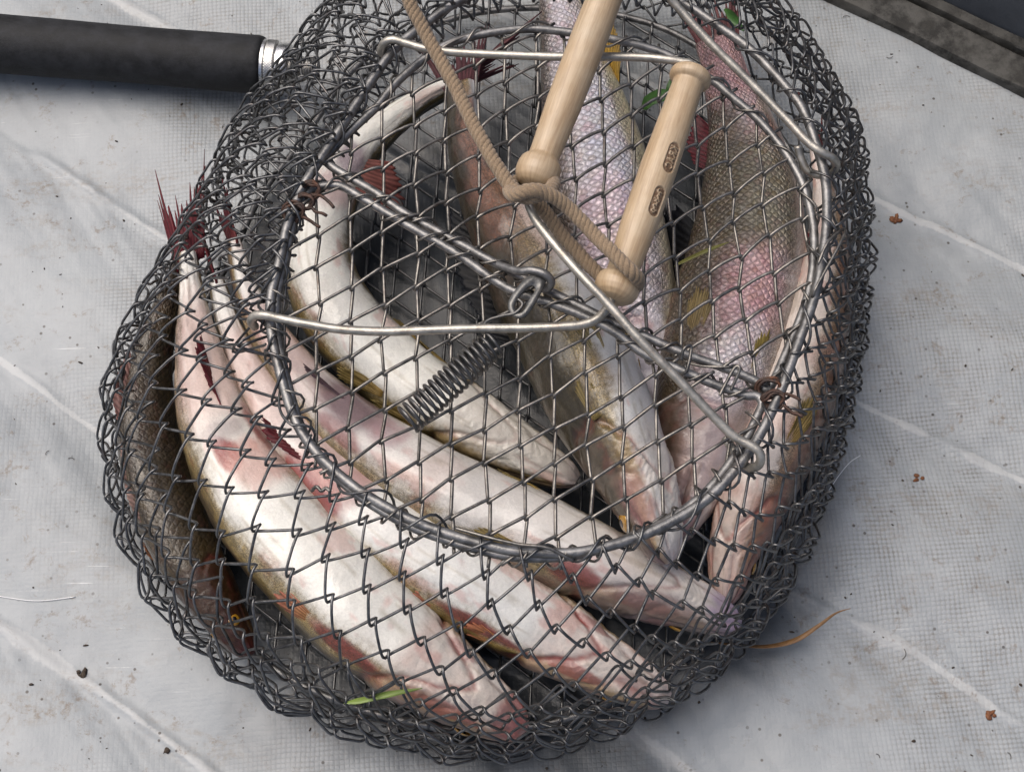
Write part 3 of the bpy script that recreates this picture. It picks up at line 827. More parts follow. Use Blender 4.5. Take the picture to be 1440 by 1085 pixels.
# stray strands of tying wire on the ring
for sid, pts in enumerate(([(640, 742, .142), (690, 756, .145), (730, 765, .146), (770, 770, .146), (806, 788, .142)],
                           [(958, 506, .143), (962, 490, .147), (972, 488, .146), (966, 520, .142), (958, 526, .139)],
                           [(1028, 548, .140), (1040, 520, .146), (1034, 516, .146), (1020, 540, .142), (1012, 556, .14)],
                           [(1150, 372, .145), (1165, 340, .148), (1188, 322, .14), (1180, 345, .146), (1150, 400, .146), (1142, 418, .142)],
                           [(438, 690, .137), (445, 684, .14), (452, 690, .14), (458, 686, .14), (464, 690, .141)])):
    MB().tube(catmull(WL(pts), 50), 0.0009, 6).build("tying_strand", M['lidwire'], basket)

# ------------------------------------------------------------------ the fish
UU = np.array([0, .012, .03, .06, .10, .15, .20, .26, .33, .42, .52, .62, .72, .80, .87, .93, 1.0])
HH = np.array([.10, .24, .34, .46, .58, .70, .81, .91, .98, 1.0, .96, .86, .70, .55, .43, .36, .35])
WW = np.array([.13, .31, .43, .55, .67, .79, .88, .95, .99, 1.0, .95, .84, .68, .53, .39, .27, .17])
def sinterp(x, xp, fp):
    c = catmull(np.stack([xp, fp], 1), 400)
    return np.interp(x, c[:, 0], c[:, 1])

class Fish:
    def __init__(s, ctrl, hw, hh, roll, seed, roll_tail=None):
        s.seed = seed
        C = catmull(WL(ctrl), 400)
        s.C = C; s.L = np.linalg.norm(np.diff(C, axis=0), axis=1).sum()
        T = norm(np.gradient(C, axis=0))
        Zu = np.array([0, 0, 1.0])
        N0 = norm(Zu-T*(T@Zu)[:, None]); B0 = np.cross(T, N0)
        r = np.radians(np.linspace(roll, roll if roll_tail is None else roll_tail, 400))[:, None]
        s.belly = np.cos(r)*N0+np.sin(r)*B0
        s.side = np.cross(T, s.belly)
        s.T = T; s.hw = hw; s.hh = hh
    def frame(s, u):
        x = np.clip(u, 0, 1)*399; i = np.minimum(x.astype(int), 398); f = (x-i)[..., None]
        g = lambda A: A[i]*(1-f)+A[i+1]*f
        return g(s.C), norm(g(s.T)), norm(g(s.belly)), norm(g(s.side))
    def rad(s, u):
        return s.hh*sinterp(u, UU, HH), s.hw*sinterp(u, UU, WW)
    def surf(s, u, al, lift=0.0):
        """al: 0 belly .. pi back"""
        c, T, b, sd = s.frame(u)
        H, Wd = s.rad(u)
        ca, sa = np.cos(al), np.sin(al)
        hb = np.where(ca > 0, 0.86, 1.06)                # belly flatter than back
        yy = np.sign(ca)*np.abs(ca)**0.92*H*hb
        xx = np.sign(sa)*np.abs(sa)**(np.where(ca > 0, 0.80, 1.0))*Wd
        nrm = norm(b*(ca/np.maximum(H, 1e-4))[..., None]+sd*(sa/np.maximum(Wd, 1e-4))[..., None])
        return c+b*yy[..., None]+sd*xx[..., None]+nrm*np.asarray(lift)[..., None], nrm

def gill_u(sa):
    return np.interp(sa, [0, 0.35, 0.8, 1.3, 1.9, 2.4, 3.2], [0.105, 0.135, 0.185, 0.222, 0.222, 0.195, 0.17])

def fish_body(fs, pal):
    nu, na = 330, 112
    u = np.linspace(0, 1, nu)**1.0
    u = np.concatenate([np.linspace(0, 0.26, 130, endpoint=False), np.linspace(0.26, 1, 200)])
    nu = len(u)
    a = np.linspace(-math.pi, math.pi, na, endpoint=False)
    Ug, Ag = np.meshgrid(u, a, indexing='ij')
    S = np.abs(Ag)
    sd = fs.seed
    q3 = np.stack([Ug*12+sd*7.7, np.cos(Ag)*1.3+sd, np.sin(Ag)*1.3], -1)
    gu = gill_u(S)+(fbm(q3*1.3+33, 3)-0.5)*0.05+0.012*np.sin(Ag)*math.sin(sd*2.1)
    dg = Ug-gu
    lift = np.zeros_like(Ug); sz = fs.hw
    # gill cover stands proud, slit behind it
    lift += 0.020*sz*ss(-0.085, -0.012, dg)*ss(0.0, -0.014, dg)*ss(2.6, 2.0, S)
    lift -= 0.070*sz*gauss(dg-0.006, 0.009)*ss(2.5, 1.9, S)*(0.35+0.65*ss(0.1, 0.7, S))
    # isthmus: narrow tongue of belly running forward between the gill covers
    # preopercle ridge on the cheek
    lift -= 0.030*sz*gauss(dg+0.075, 0.006)*ss(0.5, 0.9, S)*ss(2.3, 1.9, S)
    # branchiostegal rays
    lift += 0.012*sz*np.sin(dg*520)*ss(-0.07, -0.05, dg)*(dg < -0.004)*ss(1.15, 0.8, S)
    # mouth line and the two jaw edges seen from below
    sm = 1.42+1.2*Ug
    lift -= 0.065*sz*gauss(S-sm-(fbm(q3*2+3, 2)-0.5)*0.3, 0.10)*ss(0.13, 0.10, Ug)
    lift -= 0.045*sz*gauss(S-0.50-(fbm(q3*1.5+8, 2)-0.5)*0.4, 0.13)*ss(0.105, 0.085, Ug)*ss(0.012, 0.03, Ug)
    lift += 0.03*sz*gauss(S-0.85, 0.22)*ss(0.11, 0.08, Ug)
    # eye socket
    lift -= 0.03*sz*gauss(np.hypot((Ug-0.082)*fs.L, (S-1.95)*fs.hw*0.5)/0.006, 1.0)
    # belly keel softness and general dents
    lift += (fbm(q3*0.55+5, 3)-0.5)*0.16*sz*ss(0.1, 0.3, Ug)
    lift += (fbm(q3*np.array([2.2, 2.2, 2.2])+50, 3)-0.5)*0.06*sz
    # wrinkled skin on the head
    lift += (fbm(q3*np.array([7, 3.5, 3.5])+91, 3)-0.5)*0.05*sz*ss(0.24, 0.17, Ug)
    if pal.get('vent'):
        uv_, w_ = pal['vent']
        lift -= 0.07*sz*gauss((Ug-uv_), 0.03)*gauss(S, 0.35)
    P, nrm = fs.surf(Ug, Ag, lift)
    # ---------------- skin colour
    n1 = fbm(q3*1.1+9, 4); n2 = fbm(q3*3.2+19, 4); n3 = fbm(q3*np.array([1.0, 5, 5])+70, 4)
    be, si, ba = [np.array(pal[x]) for x in ('belly', 'side', 'back')]
    e0, e1_ = pal.get('edge', (1.05, 1.75))
    hf = fbm(np.stack([Ug*fs.L*900+sd, Ag*7.0, Ug*0+sd], -1), 2)
    sA = S+(n1-0.5)*0.55+(n3-0.5)*0.25+(hf-0.5)*0.30
    sA = sA + pal.get('asym', 0.0)*np.sin(Ag)
    w1 = ss(e0-0.24, e0+0.30, sA)[..., None]; w2 = ss(e1_-0.35, e1_+0.35, sA)[..., None]
    Cc = be*(1-w1)+si*w1
    Cc = Cc*(1-w2)+ba*w2
    # yellow wash where belly turns to flank
    yw = gauss(sA-e0-0.08, 0.30)*ss(0.36, 0.56, n1+0.10)*pal.get('yellow', 0.6)
    Cc = Cc*(1-yw[..., None])+np.array([0.40, 0.27, 0.055])*yw[..., None]
    # dark bars of the back
    bars = ss(0.52, 0.62, vnoise(np.stack([Ug*13+sd*3, S*0.6, S*0+sd], -1)))*w2[..., 0]*pal.get('bars', 0.5)
    Cc = Cc*(1-bars[..., None]*0.6)
    # pink flush and blood
    fl = ss(0.50, 0.72, n1)*pal.get('flush', 0.3)
    Cc = Cc*(1-fl[..., None])+np.array([0.60, 0.36, 0.30])*fl[..., None]
    hd = ss(0.235, 0.20, Ug)*pal.get('head', 0.7)
    hn = (0.45+0.9*(n2-0.35))*hd
    hc = np.array(pal.get('headc', (0.50, 0.33, 0.30)))
    Cc = Cc*(1-hn[..., None].clip(0, 1))+hc*hn[..., None].clip(0, 1)
    # throat stays pale, gill edge red
    th = gauss(S, 0.42)*ss(0.0, 0.06, Ug)*ss(0.24, 0.12, Ug)*0.45
    Cc = Cc*(1-th[..., None])+np.array([0.70, 0.64, 0.56])*th[..., None]
    gr = gauss(dg-0.006, 0.007)*ss(2.3, 1.8, S)*(0.35+0.8*n2)*pal.get('gill', 0.7)
    Cc = Cc*(1-gr[..., None].clip(0, 1))+np.array([0.26, 0.045, 0.035])*gr[..., None].clip(0, 1)
    tipd = ss(0.05, 0.0, Ug)*0.5
    Cc = Cc*(1-tipd[..., None])+np.array(pal.get('tip', (0.30, 0.20, 0.22)))*tipd[..., None]
    for (bu, ba_, lu, la, st) in pal.get('blood', []):
        g_ = np.exp(-((Ug-bu)/lu)**2-(((Ag-ba_+math.pi) % (2*math.pi)-math.pi)/la)**2)
        m_ = (ss(0.25, 0.6, g_*(0.5+n2))*st)[..., None]
        Cc = Cc*(1-m_)+(np.array([0.24, 0.022, 0.024])*(1-n3[..., None]*0.5)+np.array([0.25, 0.06, 0.04])*n3[..., None]*0.6)*m_
    bl = ss(0.62, 0.70, fbm(q3*np.array([1.6, 2.0, 2.0])+140+sd*5, 4))*0.38*pal.get('blot', 1.0)
    Cc = Cc*(1-bl[..., None])+(Cc*np.array([0.62, 0.30, 0.26])+np.array([0.10, 0.02, 0.02]))*bl[..., None]
    sr = ss(0.66, 0.72, fbm(np.stack([Ug*9+sd*3.1, Ag*9.0, Ug*0+sd], -1), 4))*0.5
    Cc = Cc*(1-sr[..., None])+Cc*np.array([0.55, 0.50, 0.42])*sr[..., None]
    ml = gauss(S-1.42-1.2*Ug-(fbm(q3*2+3, 2)-0.5)*0.3, 0.07)*ss(0.13, 0.10, Ug)*0.8
    Cc = Cc*(1-ml[..., None])+np.array([0.08, 0.035, 0.03])*ml[..., None]
    jl = gauss(S-0.50-(fbm(q3*1.5+8, 2)-0.5)*0.4, 0.07)*ss(0.105, 0.085, Ug)*ss(0.012, 0.03, Ug)*0.45
    Cc = Cc*(1-jl[..., None])+np.array([0.22, 0.10, 0.09])*jl[..., None]
    ll = gauss(S-1.62-0.25*np.sin(Ug*3), 0.035)*ss(0.24, 0.3, Ug)*0.35
    Cc = Cc*(1-ll[..., None]*0.6)
    for (bu, ba_, lu, la, st, cc_) in pal.get('patch', []):
        g_ = np.exp(-((Ug-bu)/lu)**2-(((Ag-ba_+math.pi) % (2*math.pi)-math.pi)/la)**2)
        m_ = (ss(0.15, 0.7, g_*(0.55+0.9*n2))*st)[..., None]
        Cc = Cc*(1-m_)+np.array(cc_)*m_
    Cc = Cc*(0.90+0.45*(n2-0.5)*(0.35+0.65*np.maximum(w1[..., 0], ss(0.25, 0.2, Ug))))[..., None]
    scal = (np.maximum(pal.get('scale', 0.2), 0.10)*(0.4+0.6*ss(0.5, 1.1, sA))*ss(0.2, 0.27, Ug)*(0.6+0.8*n1)).clip(0, 1)
    H, Wd = fs.rad(u)
    per = (H+Wd)/2
    uv = np.stack([Ug*fs.L, Ag*fs.hw*1.05*np.ones_like(Ug)*(0.45+0.55*(per/per.max()))[:, None], scal], -1)
    I = np.arange(nu*na).reshape(nu, na); I2 = np.roll(I, -1, 1)
    F = np.stack([I[:-1], I2[:-1], I2[1:], I[1:]], -1).reshape(-1, 4)
    V = P.reshape(-1, 3); Cf = Cc.reshape(-1, 3); uvf = uv.reshape(-1, 3)
    speck = (gauss(sA-e0-0.10, 0.33)*0.9+w2[..., 0]*0.7)*ss(0.16, 0.26, Ug)
    SPf = np.vstack([speck.reshape(-1, 1).clip(0, 1), [[0]], [[0]]])
    # close both ends
    for ring_, flip in ((I[0], False), (I[-1], True)):
        ci = len(V); V = np.vstack([V, V[ring_].mean(0)]); Cf = np.vstack([Cf, Cf[ring_].mean(0)]); uvf = np.vstack([uvf, uvf[ring_].mean(0)])
        r_, r2_ = ring_, np.roll(ring_, -1)
        f = np.stack([np.full(na, ci), r2_, r_, np.full(na, ci)], 1)
        if flip: f = f[:, [0, 2, 1, 3]]
        F = np.vstack([F, f])
    return V, F, np.hstack([Cf.clip(0.003, 0.88), SPf]), uvf

def fin_mesh(base, tips, thick, c_root, c_tip, seed, nrays, ragged=0.12, bow=0.0, bowdir=None):
    """ray fin: base (n,3) root points and tips (n,3); each ray a ridge, the skin between thinner"""
    sub = 5
    n = (nrays-1)*sub+1
    B = catmull(base, n) if len(base) > 1 else np.repeat(base, n, 0)
    Tp = catmull(tips, n)
    r2 = np.random.default_rng(seed)
    x = np.arange(n)/sub
    ray = np.cos(x*2*math.pi)*0.5+0.5
    rg = np.interp(x, np.arange(nrays), 1-ragged*r2.random(nrays))
    lenf = rg*(1-0.10*ragged/0.12*(1-ray))
    m = 10
    f = np.linspace(0, 1, m)
    P = B[:, None]*(1-f[None, :, None]*lenf[:, None, None])+Tp[:, None]*(f[None, :, None]*lenf[:, None, None])
    e1_ = norm(Tp.mean(0)-B.mean(0)); e2_ = B[-1]-B[0] if len(base) > 1 and np.linalg.norm(B[-1]-B[0]) > 1e-5 else Tp[-1]-Tp[0]
    nn = norm(np.cross(e1_, norm(e2_)))
    wv = (vnoise(np.stack([x[:, None]*0.5+seed+f[None]*0, f[None]*2+x[:, None]*0, x[:, None]*0+f[None]*0], -1))-0.5)*0.004*f[None]
    P = P+nn*(wv+bow*f[None]**1.5)[..., None]
    tk = thick*(0.25+0.75*ray)[:, None]*(1-0.65*f)[None]
    up, dn = P+nn*tk[..., None], P-nn*tk[..., None]
    V = np.vstack([up.reshape(-1, 3), dn.reshape(-1, 3)])
    I = np.arange(n*m).reshape(n, m); K = n*m
    F = [np.stack([I[:-1, :-1], I[1:, :-1], I[1:, 1:], I[:-1, 1:]], -1).reshape(-1, 4), K+np.stack([I[:-1, :-1], I[:-1, 1:], I[1:, 1:], I[1:, :-1]], -1).reshape(-1, 4)]
    for e in (I[:, 0], I[:, -1][::-1], I[0][::-1], I[-1]):
        F.append(np.stack([e[:-1], K+e[:-1], K+e[1:], e[1:]], -1))
    F = np.vstack(F)
    cr, ct = np.array(c_root), np.array(c_tip)
    w = (f[None, :]**0.8*np.ones((n, 1)))[..., None]
    Cc = (cr*(1-w)+ct*w)*(0.55+0.55*ray[:, None, None])
    Cc = Cc*(0.75+0.5*vnoise(np.stack([x[:, None]*0.7+f[None]*0, f[None]*5+x[:, None]*0, x[:, None]*0+f[None]*0+seed], -1)))[..., None]
    Cc = Cc.reshape(-1, 3)
    return V, F, np.vstack([Cc, Cc]).clip(0.003, 0.8)

def make_fish(label, ctrl, hw, hh, roll, seed, pal, fins, tail=None, roll_tail=None):
    fs = Fish(ctrl, hw, hh, roll, seed, roll_tail)
    V, F, Cf, uv = fish_body(fs, pal)
    lowest = fs.C.mean(0); 
    root = empty("fish", (fs.C[150][0], fs.C[150][1], 0.004))
    tag(root, label, "fish", "dead fish piled in the wire basket")
    mesh_obj("body", V, F, M['fish'], root, colors=Cf, uv=uv)
    # eyes
    for sg in (-1, 1):
        p, nrm = fs.surf(np.array([0.082]), np.array([sg*2.15]), np.array([-0.0012]))
        p, nrm = p[0], nrm[0]
        c, T, b, sd_ = [x[0] for x in fs.frame(np.array([0.082]))]
        er = 0.0052*fs.hw/0.024
        def dome(R, h, off, nseg=20, nr=7):
            e1_ = norm(T-nrm*(T@nrm)); e2_ = np.cross(nrm, e1_)
            Vv, Ff = [], []
            for i in range(nr):
                a_ = i/(nr-1)*math.pi/2
                for j in range(nseg):
                    t_ = j/nseg*2*math.pi
                    Vv.append(p+nrm*(off+h*math.sin(a_))+(e1_*math.cos(t_)+e2_*math.sin(t_))*R*math.cos(a_)*1.0)
            I = np.arange(nr*nseg).reshape(nr, nseg); I2 = np.roll(I, -1, 1)
            return np.array(Vv), np.stack([I[:-1], I2[:-1], I2[1:], I[1:]], -1).reshape(-1, 4)
        Vv, Ff = dome(er, er*0.42, 0.0002)
        eo = mesh_obj("eye", Vv, Ff, M['eye'], root)
        Vv, Ff = dome(er*0.55, er*0.30, er*0.22)
        mesh_obj("pupil", Vv, Ff, M['pupil'], eo)
    # fins: (name, u0, u1, alpha, length, lean back, spread sideways, colours, rays)
    for i, (nm, u0, u1, al, ln, back, out, sw, cr, ct, nr) in enumerate(fins):
        uu = np.linspace(u0, u1, 6)
        p, nrm = fs.surf(uu, np.full(6, al), np.full(6, -0.0015))
        c, T, b, sd_ = fs.frame(uu)
        tang = norm(np.cross(nrm, T))              # around the body
        prof = np.array([0.75, 1.0, 0.98, 0.85, 0.68, 0.5])
        if nm in ("pectoral_fin", "pelvic_fin"):
            sg = 1 if al > 0 else -1
            um = np.full(6, (u0+u1)/2)
            p, nrm = fs.surf(um, al+np.linspace(-0.11, 0.11, 6), np.full(6, -0.0008))
            c, T, b, sd_ = fs.frame(um)
            tang = norm(np.cross(nrm, T))*np.sign((np.cross(nrm, T)*(p-p[::-1])).sum(1, keepdims=True)+1e-9)
            tang = norm(np.repeat((p[-1]-p[0])[None], 6, 0))
            d = norm(T*back+nrm*out+tang*(np.linspace(-0.17, 0.17, 6)+sw*0.5)[:, None])
            prof = np.array([0.82, 0.95, 1.0, 0.97, 0.86, 0.7])
            tips = p+d*(ln*prof)[:, None]
            tips[:, 2] = np.maximum(tips[:, 2], 0.006)
            Vv, Ff, Cc = fin_mesh(p, tips, 0.0005, cr, ct, seed*13+i, nr)
            mesh_obj(nm, Vv, Ff, M['fin'], root, colors=Cc)
            continue
        d = norm(T*back+nrm*out+tang*sw)
        tips = p+d*(ln*prof)[:, None] + T*(np.linspace(-0.12, 0.25, 6)*ln)[:, None]
        tips[:, 2] = np.maximum(tips[:, 2], 0.006)
        Vv, Ff, Cc = fin_mesh(p, tips, 0.0006, cr, ct, seed*13+i, nr)
        mesh_obj(nm, Vv, Ff, M['fin'], root, colors=Cc)
    if tail:
        ln, cr, ct, spread, droop = tail[:5]
        c, T, b, sd_ = [x[0] for x in fs.frame(np.array([1.0]))]
        H = fs.hh*0.35
        if len(tail) > 5: b = norm(b*math.cos(tail[5])+sd_*math.sin(tail[5]))
        bs = np.stack([c+b*(H*t)-T*0.004 for t in np.linspace(-0.95, 0.95, 6)])
        tp = np.stack([c+T*ln*(1.0-0.45*(1-abs(t)**1.3)+0.02)+b*(t*spread)+np.array([0, 0, droop]) for t in np.linspace(-1, 1, 9)])
        tp[:, 2] = np.maximum(tp[:, 2], 0.006)
        Vv, Ff, Cc = fin_mesh(bs, tp, 0.0008, cr, ct, seed*5+1, 13, ragged=0.45)
        mesh_obj("tail_fin", Vv, Ff, M['fin'], root, colors=Cc)
    return root, fs

WHITE = (0.74, 0.715, 0.66); CREAM = (0.70, 0.66, 0.57)
YEL = (0.28, 0.18, 0.05); YEL2 = (0.20, 0.15, 0.055)
RED = (0.15, 0.04, 0.04); DRED = (0.085, 0.010, 0.016)
BLK = (0.004, 0.004, 0.005); BLK2 = (0.006, 0.007, 0.010)

# central fish, belly up, curving round the left of the opening
make_fish("white bellied fish curving round the left inside of the lid opening",
  [(812, 676, .036), (745, 642, .037), (650, 588, .038), (560, 530, .038), (482, 450, .038), (450, 378, .040), (458, 296, .043), (503, 214, .046), (574, 152, .048), (652, 112, .046)],
  0.0225, 0.027, 4, 1,
  dict(belly=(0.86, 0.84, 0.76), side=(0.26, 0.195, 0.07), back=(0.05, 0.038, 0.02), edge=(1.08, 1.5), yellow=0.7, flush=0.06, head=0.55, headc=(0.33, 0.24, 0.19), gill=0.35, scale=0.12,
       patch=[(0.68, 0.1, 0.035, 0.9, 0.75, (0.50, 0.33, 0.32)), (0.745, 0.3, 0.035, 0.7, 0.85, (0.24, 0.17, 0.20)), (0.92, 0.4, 0.04, 0.6, 0.5, (0.4, 0.22, 0.18))]),
  [("pelvic_fin", 0.30, 0.325, 0.95, 0.034, 1.0, 0.10, 0.2, YEL, YEL2, 9), ("pelvic_fin", 0.30, 0.325, -0.95, 0.034, 1.0, 0.10, -0.2, YEL, YEL2, 9),
   ("anal_fin", 0.69, 0.76, 0.75, 0.036, 0.15, 0.55, -1.0, (0.26, 0.11, 0.09), (0.20, 0.065, 0.055), 12),
   ("pectoral_fin", 0.235, 0.245, 1.25, 0.035, 1.0, 0.12, -0.1, YEL, YEL2, 10), ("pectoral_fin", 0.235, 0.245, -1.25, 0.035, 1.0, 0.12, 0.1, YEL, YEL2, 10)],
  tail=(0.055, (0.13, 0.055, 0.055), (0.10, 0.035, 0.04), 0.026, 0.004))

# the fish on top of the pile
make_fish("olive backed fish lying on top of the pile under the rope",
  [(940, 792, .075), (905, 690, .080), (858, 590, .080), (806, 480, .078), (748, 375, .072), (694, 275, .066), (658, 195, .062), (648, 120, .058)],
  0.0265, 0.0295, 42, 2,
  dict(belly=(0.70, 0.70, 0.69), side=(0.165, 0.14, 0.085), back=(0.04, 0.032, 0.014), edge=(0.98, 1.28), yellow=0.7, flush=0.10, head=0.35, headc=(0.36, 0.29, 0.24), gill=0.55, scale=0.10, bars=0.5,
       patch=[(0.70, -1.3, 0.12, 0.6, 0.85, (0.23, 0.095, 0.055)), (0.86, -0.9, 0.12, 0.8, 0.85, (0.33, 0.15, 0.10)), (0.62, -0.5, 0.10, 0.5, 0.7, (0.60, 0.46, 0.40)), (0.70, 1.3, 0.12, 0.6, 0.85, (0.23, 0.095, 0.055)), (0.86, 0.9, 0.12, 0.8, 0.85, (0.33, 0.15, 0.10)), (0.10, -1.2, 0.06, 0.5, 0.6, (0.40, 0.20, 0.19))]),
  [("dorsal_fin", 0.46, 0.72, 3.0, 0.030, 1.0, 0.55, -0.5, BLK, BLK2, 18),
   ("pectoral_fin", 0.235, 0.25, 1.2, 0.038, 1.0, 0.15, -0.15, YEL2, YEL, 10), ("pectoral_fin", 0.235, 0.25, -1.3, 0.026, 1.0, 0.05, 0.2, YEL2, YEL2, 8),
   ("pelvic_fin", 0.30, 0.325, 0.6, 0.036, 1.0, 0.06, 0.1, (0.50, 0.44, 0.30), YEL2, 9), ("pelvic_fin", 0.30, 0.325, -0.6, 0.036, 1.0, 0.06, -0.1, (0.5, 0.44, 0.3), YEL2, 9)],
  tail=(0.055, (0.09, 0.03, 0.035), (0.08, 0.03, 0.035), 0.030, 0.0), roll_tail=70)

# lavender scaled fish in the middle
make_fish("silvery lavender scaled fish between the two wooden grips",
  [(950, 660, .036), (918, 560, .036), (892, 450, .037), (868, 330, .038), (842, 210, .038), (812, 95, .037), (788, -10, .034), (775, -80, .03)],
  0.0225, 0.0335, 72, 3,
  dict(belly=(0.72, 0.64, 0.44), side=(0.82, 0.77, 0.81), back=(0.10, 0.07, 0.045), edge=(0.55, 2.1), yellow=0.15, flush=0.18, head=0.3, scale=1.0, bars=0.3, gill=0.4,
       patch=[(0.50, -1.3, 0.10, 0.5, 0.8, (0.64, 0.67, 0.77)), (0.62, -1.1, 0.08, 0.5, 0.7, (0.72, 0.74, 0.80)), (0.40, -1.5, 0.10, 0.6, 0.7, (0.70, 0.52, 0.60)), (0.58, -0.5, 0.15, 0.35, 0.8, (0.72, 0.66, 0.42))]),
  [("anal_fin", 0.66, 0.74, 0.0, 0.03, 0.9, 0.35, 0.4, (0.45, 0.28, 0.05), YEL, 10), ("dorsal_fin", 0.52, 0.7, 3.1, 0.022, 1.0, 0.25, 0.2, BLK2, BLK, 12)],
  tail=(0.05, DRED, RED, 0.028, 0.0))

# big golden fish on the right
make_fish("large golden olive scaled fish with pink flank on the right",
  [(948, 760, .046), (975, 668, .050), (1008, 560, .052), (1040, 440, .053), (1060, 330, .052), (1057, 225, .050), (1032, 130, .048), (1010, 55, .046)],
  0.0265, 0.0375, 78, 4,
  dict(belly=(0.66, 0.60, 0.58), side=(0.56, 0.46, 0.46), back=(0.085, 0.058, 0.022), edge=(0.55, 1.75), yellow=0.35, flush=0.62, head=0.7, headc=(0.30, 0.20, 0.17), scale=1.0, bars=0.35, gill=0.6, asym=0.0,
       patch=[(0.62, -1.9, 0.16, 1.1, 0.95, (0.115, 0.095, 0.045)), (0.62, -1.1, 0.13, 0.6, 0.85, (0.22, 0.20, 0.125)), (0.45, -2.3, 0.2, 0.5, 0.85, (0.12, 0.085, 0.035)), (0.42, -1.3, 0.10, 0.7, 0.75, (0.66, 0.36, 0.38)), (0.30, -1.2, 0.08, 0.6, 0.7, (0.64, 0.62, 0.64)), (0.93, -1.4, 0.10, 2.0, 0.8, (0.50, 0.27, 0.29))]),
  [("pectoral_fin", 0.31, 0.325, -2.05, 0.036, 1.0, 0.06, 0.0, (0.16, 0.11, 0.045), (0.24, 0.18, 0.08), 12), ("pectoral_fin", 0.25, 0.275, 1.25, 0.045, 1.0, 0.12, 0.25, YEL, YEL2, 12),
   ("pelvic_fin", 0.235, 0.255, -0.75, 0.042, 1.0, 0.06, 0.0, (0.15, 0.11, 0.03), (0.24, 0.18, 0.05), 12), ("pelvic_fin", 0.31, 0.34, 0.55, 0.042, 1.0, 0.15, 0.3, YEL2, YEL, 10),
   ("dorsal_fin", 0.40, 0.60, 2.9, 0.044, 0.6, 1.0, 0.0, BLK, BLK2, 16), ("dorsal_fin", 0.72, 0.82, 3.0, 0.022, 0.9, 0.7, 0.0, DRED, (0.10, 0.025, 0.03), 12)],
  tail=(0.05, (0.10, 0.03, 0.035), (0.16, 0.07, 0.07), 0.024, 0.0))

# pale fish standing against the right wall
make_fish("narrow pinkish white fish wedged against the right wall of the basket",
  [(1018, 850, .040), (1032, 775, .046), (1062, 690, .052), (1100, 605, .056), (1136, 505, .058), (1156, 405, .058), (1164, 310, .056), (1150, 215, .052)],
  0.0195, 0.027, -32, 5,
  dict(belly=(0.76, 0.67, 0.60), side=(0.44, 0.24, 0.17), back=(0.10, 0.045, 0.028), edge=(0.95, 1.6), yellow=0.4, flush=0.5, head=0.8, headc=(0.34, 0.14, 0.10), scale=0.15, gill=0.8),
  [("pelvic_fin", 0.30, 0.325, 0.9, 0.032, 1.0, 0.1, 0.2, YEL, YEL2, 9), ("pelvic_fin", 0.30, 0.325, -0.9, 0.032, 1.0, 0.1, -0.2, YEL, YEL2, 9),
   ("anal_fin", 0.66, 0.72, 0.0, 0.026, 1.0, 0.4, 0.0, RED, DRED, 9)],
  tail=(0.045, DRED, RED, 0.022, 0.0))

# lower three, heads to the lower right
make_fish("greyish white fish with a purple snout passing under the lower ring",
  [(1040, 880, .040), (968, 848, .046), (866, 806, .052), (742, 750, .055), (624, 694, .054), (524, 632, .050), (446, 566, .046), (388, 490, .044), (350, 415, .044), (330, 345, .044)],
  0.0235, 0.0275, 14, 6,
  dict(belly=(0.76, 0.72, 0.67), side=(0.22, 0.17, 0.09), back=(0.05, 0.04, 0.024), edge=(0.98, 1.5), yellow=0.6, flush=0.26, head=0.55, headc=(0.44, 0.36, 0.36), scale=0.10, gill=0.6, tip=(0.36, 0.26, 0.36),
       patch=[(0.64, 0.35, 0.07, 0.8, 0.9, (0.19, 0.11, 0.12)), (0.56, 0.2, 0.03, 0.5, 0.6, (0.36, 0.2, 0.22)), (0.12, -0.9, 0.08, 0.6, 0.75, (0.22, 0.14, 0.12)), (0.02, 0.2, 0.04, 1.5, 0.7, (0.34, 0.24, 0.38)), (0.8, 0.0, 0.10, 1.2, 0.6, (0.55, 0.34, 0.30))],
       blood=[(0.24, -0.9, 0.04, 0.4, 0.85), (0.14, -1.0, 0.05, 0.3, 0.6), (0.62, -0.6, 0.05, 0.3, 0.7)]),
  [("pelvic_fin", 0.30, 0.325, -0.9, 0.034, 1.0, 0.06, -0.2, YEL, YEL2, 9), ("pelvic_fin", 0.30, 0.325, 0.9, 0.034, 1.0, 0.06, 0.2, YEL, YEL2, 9),
   ("anal_fin", 0.64, 0.70, 0.25, 0.024, 1.0, 0.2, 0.3, (0.14, 0.08, 0.09), (0.08, 0.05, 0.06), 9)],
  tail=(0.05, RED, DRED, 0.024, 0.002))

